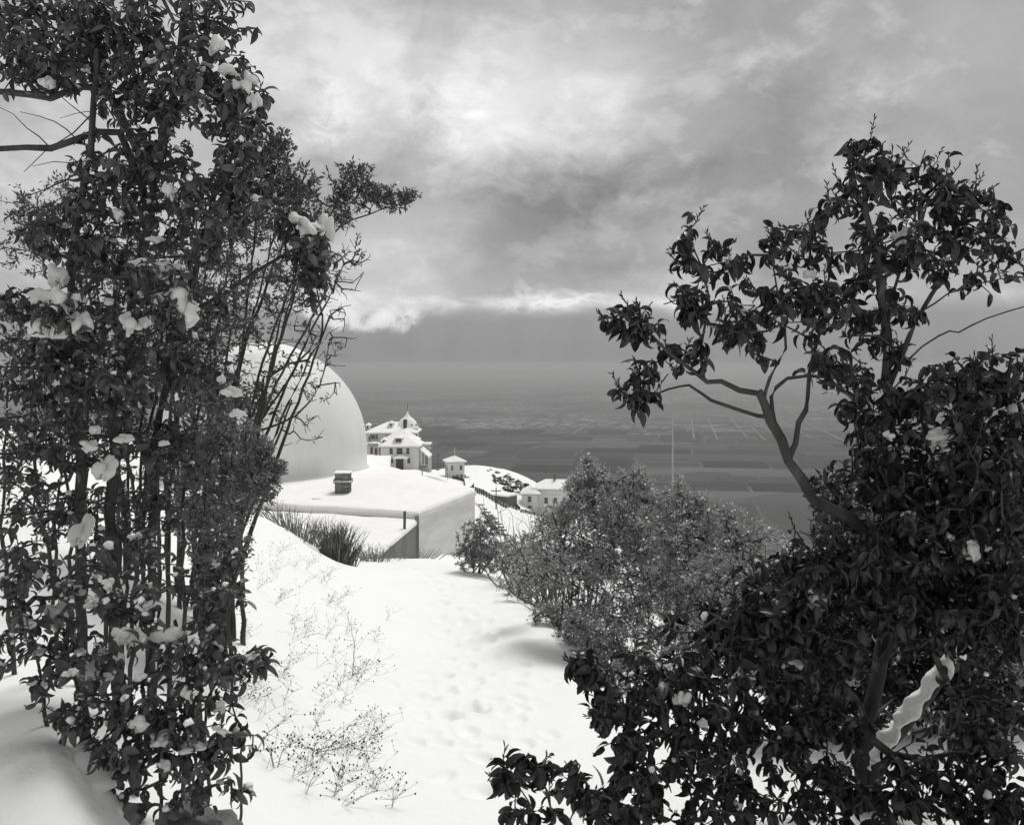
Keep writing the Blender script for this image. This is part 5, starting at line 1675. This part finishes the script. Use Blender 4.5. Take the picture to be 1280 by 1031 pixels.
# --- leafless whippy stems at the edge of the path
b0 = G(715, 12.0, -.1)
root = empty('bare_stem_shrub', tuple(b0), 'shrub of bare upright whippy stems at the path edge, before the pale-leaved bush', 'shrub')
T = Tubes(5)
for k in range(75):
    bx_ = brng.uniform(640, 735)
    dd_ = np.interp(bx_, [640, 735], [15.5, 11.3])
    b_ = G(bx_, dd_, -.1)
    ty_ = brng.uniform(640, 730); lean = brng.normal(-8, 28)
    t_ = P(bx_ + lean, ty_ + (bx_ - 690) * .3, dd_ + brng.normal(0, .2))
    m_ = (b_ + t_) / 2 + brng.normal(0, .06, 3)
    c = spline([b_, m_, t_], .15, .008)
    T.add(c, np.linspace(brng.uniform(.009, .02), .003, len(c)))
    for s_ in range(3):
        i = brng.integers(len(c) // 2, len(c)); e_ = c[i] + np.array([brng.normal(0, .18), brng.normal(0, .1), brng.uniform(.1, .35)])
        T.add([c[i], (c[i] + e_) / 2 + brng.normal(0, .02, 3), e_], [.004, .003, .0015])
for px, top in ((716, 690), (722, 700), (729, 735)):
    b_ = G(px, 11.0, -.1); t_ = P(px + 14, top - 20, 10.8)
    T.add(spline([b_, (b_ + t_) / 2, t_], .15, .006), .010)
T.build('stems', mat('grey_stem', .06, .16, 6, .9), root, b0, True)

# --- two small bushes by the observatory wall
def bush(name, label, px, py_b, d, ells, limbs_t, mats, per, leaf, small_n=14, **kw):
    b_ = G(px, d, -.1)
    limbs = [([b_ + brng.normal(0, .12, 3) * np.array([1, 1, 0]), (b_ + P(x_, y_, d)) / 2 + brng.normal(0, .05, 3), P(x_, y_, d + brng.normal(0, .2))], .018, .005) for x_, y_ in limbs_t]
    return shrub(name, label, 'shrub', limbs, ells, per, 'small', leaf, 0, mats, None, small_n=small_n, spread=.09, rtip=.003, step=.16, **kw)
bush('broom_bush', 'feathery grey bush standing at the right corner of the flat-roofed building', 602, 720, 19, [(600, 675, 30, 28, 19, .5, 1.4), (590, 695, 26, 20, 19, .5, .8), (615, 695, 26, 22, 18.6, .5, .9), (607, 655, 14, 14, 19, .3, .3)],
     [(585, 670), (600, 655), (612, 665), (620, 680), (595, 680)], LGREY, 120, .055)
bush('brush_bush', 'low brushy bush between the feathery grey bush and the bare stems', 655, 735, 16, [(650, 690, 30, 26, 16, .5, 1.0), (665, 710, 26, 26, 15.6, .5, 1.0), (640, 710, 24, 20, 16, .4, .7), (690, 720, 26, 30, 14.8, .4, .8)],
     [(640, 680), (655, 670), (670, 690), (690, 700), (650, 700)], LGREY, 110, .050)

# --- tufts of dry grass before the lean-to
def tuft(label, px, d, w, h, n, lean=0.0, mt=None):
    b_ = G(px, d, -.05)
    r_ = empty('grass_tuft', tuple(b_), label, 'grass')
    T = Tubes(3)
    for k in range(n):
        o_ = np.array([brng.normal(0, w / 2.6), brng.normal(0, w / 3), 0])
        s = b_ + o_; s[2] = gz(s[0], s[1]) - .03
        hh = h * brng.uniform(.45, 1.1)
        e_ = s + np.array([o_[0] * .7 + brng.normal(lean, .22) * hh, brng.normal(0, .15) * hh, hh])
        m_ = (s + e_) / 2 + np.array([0, 0, hh * .08])
        T.add([s, m_, e_], [.009, .007, .002])
        if brng.uniform() < .6:
            q = m_ + (e_ - m_) * brng.uniform(0, .8); v_ = brng.normal(0, .13, 3) * hh; v_[2] = abs(v_[2]) + .06 * hh
            T.add([q, q + v_], [.005, .0015])
    T.build('blades', mt or mat('dry_grass', .16, .32, 5, .9), r_, b_, True)
tuft('wide tuft of dry grey grass on the bank before the lean-to', 372, 18.6, .85, .52, 170)
tuft('dark dense tuft of brush on the bank edge below the lean-to roof', 422, 18.0, .34, .72, 330, .05, mat('dark_brush', .10, .22, 5, .9))
tuft('sparse dry tuft in front of the dark board wall', 470, 20.3, .6, .40, 80)
tuft('low dry sprigs at the foot of the dark board wall', 520, 21.5, .7, .28, 60)
# bank edge scoured bare under the dark tuft
bk = P(425, 706, 18.4)
# --- dry weeds poking through the snow of the left bank
wl = 'dry weed stalks with dark seed heads poking through the snowy bank'
hd = leaf_template(.1, .1, .4, 3)
WSEED = mat('seed_head', .03, .07, 20, .9)
for k in range(85):
    d = float(np.exp(brng.uniform(math.log(4.6), math.log(14.5))))
    lo_, hi_ = (265, 470) if d < 9 else (275, 430)
    px = brng.uniform(lo_, hi_) if brng.uniform() < .8 else brng.uniform(330, 500)
    b_ = G(px, d, -.02)
    r_ = empty('dry_weed', tuple(b_), wl, 'weed', 'dry weeds on the snowy left bank')
    T, S = Tubes(3), Tubes(4)
    for j in range(brng.integers(2, 5)):
        hh = brng.uniform(.08, .22) * (1 + max(0, d - 7) * .06)
        lean = brng.uniform(.3, 1.6)
        e_ = b_ + np.array([lean * hh * brng.uniform(.3, 1.2), brng.normal(0, .3) * hh, hh * (1 - .3 * lean)])
        m_ = b_ * .5 + e_ * .5 + np.array([0, 0, hh * .10])
        c = spline([b_, m_, e_], .06, .004)
        T.add(c, np.linspace(.0013, .0006, len(c)))
        for s_ in range(brng.integers(3, 7)):
            i = brng.integers(len(c) // 3, len(c)); q = c[i]; v_ = brng.normal(0, .045, 3); v_[2] = abs(v_[2])
            T.add([q, q + v_], [.0011, .0008])
            rr = brng.uniform(.003, .006)
            S.add([q + v_ - np.array([0, 0, rr]), q + v_, q + v_ + np.array([0, 0, rr])], [rr * .3, rr, rr * .3], 5)
    T.build('stalks', DRY, r_, b_, True)
    S.build('seed_heads', WSEED, r_, b_, True)

# --- leafless twig shrub low on the left bank
for px, d, lab, hgt in ((345, 5.0, 'leafy weed cluster leaning out of the snow by the rocks', .16), (385, 5.6, 'long bare forked twig lying over the snow of the path edge', .12), (440, 8.5, 'single upright dry stalk rising from the snowy path edge', .55)):
    b_ = G(px, d, -.03)
    r_ = empty('twig_weed', tuple(b_), lab, 'weed')
    T, S = Tubes(4), Tubes(4)
    if hgt > .4:
        c = spline([b_, b_ + np.array([.02, 0, hgt * .5]), b_ + np.array([-.05, .05, hgt])], .05, .003); T.add(c, np.linspace(.004, .0015, len(c)))
        for s_ in range(14):
            q = c[brng.integers(2, len(c))]; v_ = brng.normal(0, .07, 3); T.add([q, q + v_], [.0014, .001]); S.add([q + v_ - np.array([0, 0, .007]), q + v_, q + v_ + np.array([0, 0, .007])], [.002, .006, .002])
    else:
        for j in range(3):
            e_ = b_ + np.array([brng.uniform(-.1, .45), brng.normal(0, .12), brng.uniform(.02, hgt * 1.4)])
            c = spline([b_, (b_ + e_) / 2 + np.array([0, 0, .04]), e_], .05, .004); T.add(c, np.linspace(.003, .001, len(c)))
            for s_ in range(6):
                q = c[brng.integers(1, len(c))]; v_ = brng.normal(0, .03, 3); T.add([q, q + v_], [.0012, .0008]); S.add([q + v_ - np.array([0, 0, .007]), q + v_, q + v_ + np.array([0, 0, .007])], [.002, .006, .002])
    T.build('stalks', DRY, r_, b_, True); S.build('seed_heads', WSEED, r_, b_, True)

# --- boulders at the near left corner
def boulder(px, py, d, rx, ry, rz, label, seed):
    r_ = np.random.default_rng(seed)
    nu, nv = 36, 20
    ph = r_.uniform(0, 6.28, 12); vs = []
    for j in range(nv + 1):
        th = math.pi * j / nv
        for i in range(nu):
            a = 2 * math.pi * i / nu
            dx, dy, dz_ = math.sin(th) * math.cos(a), math.sin(th) * math.sin(a), math.cos(th)
            rr = 1 + .13 * math.sin(3 * dx + ph[0]) * math.cos(2.5 * dy + ph[1]) + .10 * math.sin(5 * dz_ + ph[2] + 3 * dx) + .05 * math.sin(9 * dx + 7 * dy + ph[3]) + .04 * math.sin(15 * dz_ + 11 * dy + ph[4]) + .03 * math.sin(23 * dx - 19 * dz_ + ph[5]) * math.sin(17 * dy + ph[6])
            e = max(abs(dx), abs(dy), abs(dz_)) ** -.35
            vs.append((rr * e * dx * rx, rr * e * dy * ry, rr * e * dz_ * rz))
    q = [(j * nu + i, (j + 1) * nu + i, (j + 1) * nu + (i + 1) % nu, j * nu + (i + 1) % nu) for j in range(nv) for i in range(nu)]
    p = P(px, py, d)
    o = obj('boulder', mesh_quads('boulder', np.array(vs), q, True), ROCK, None, tuple(p), r_.uniform(-.3, .3))
    tag(o, label, 'rock')
    return o
boulder(240, 1046, 3.4, .15, .14, .095, 'large grey boulder under the snowy low shrub', 3)
boulder(135, 1032, 3.3, .1, .1, .06, 'smaller dark boulder partly under a snow cushion', 5)

# --- snow cushions heaped on the near bank
def cushion(px, py, d, rx, rz, ry, label, k):
    p = P(px, py, d)
    o = obj('snow_heap', _snowme[k], None, None, tuple(p))
    o.scale = (rx, ry, rz)
    tag(o, label, 'snow')
cushion(95, 965, 3.35, .22, .10, .18, 'thick round snow cushion resting against the dark boulders', 4)

# --- scrub on the far slope below the cottage
FB = leaf_mat('far_scrub', .05, .14, .8, .2, 0.0)
fr_ = np.random.default_rng(21)
protos = []
for k in range(4):
    n = 420
    v_ = unit(fr_.normal(size=(n, 3))) * (fr_.uniform(0, 1, (n, 1)) ** .4); v_[:, 2] = np.abs(v_[:, 2])
    pz = v_ * np.array([1.0, 1.0, .8]) * (1 + .25 * np.sin(v_[:, :1] * 4 + k))
    protos.append(leaves_mesh('scrub_foliage', pz, unit(fr_.normal(size=(n, 3))), fr_.uniform(.18, .34, n), fr_.uniform(0, 6, n), SMALL, fr_.uniform(0, 1, n), np.zeros(3)))
    protos[-1].materials.append(FB)
sl = 'round dark scrub bush on the snowy far slope beyond the car shed'
spots = []
while len(spots) < 265:
    px = 668 - 52 * fr_.uniform() ** 1.3
    lo_, hi_ = 589 + (px - 614) * .36, 612 + (px - 612) * .18
    if hi_ <= lo_: continue
    py = fr_.uniform(lo_, hi_)
    if py > 607 and px < 628: continue
    h_ = ground_hit(px, py)
    if h_[1] > 322: continue
    spots.append((px, py))
for px, py in spots + [(548 + fr_.normal(0, 3), 583 + fr_.normal(0, 2.5)) for _ in range(10)] + [(585 + fr_.normal(0, 3), 600 + fr_.normal(0, 2)) for _ in range(6)] + [(606, 642), (604, 639), (613, 589), (610, 590), (635, 594)]:
    h = ground_hit(px, py)
    s = fr_.uniform(.3, .75) * h[1] / 260
    o = obj('scrub_bush', protos[fr_.integers(0, 4)], None, None, (h[0], h[1], h[2] - .1), fr_.uniform(0, 6))
    o.scale = (s, s, s * fr_.uniform(.7, 1.2))
    tag(o, sl, 'bush', 'scrub on the far slope')
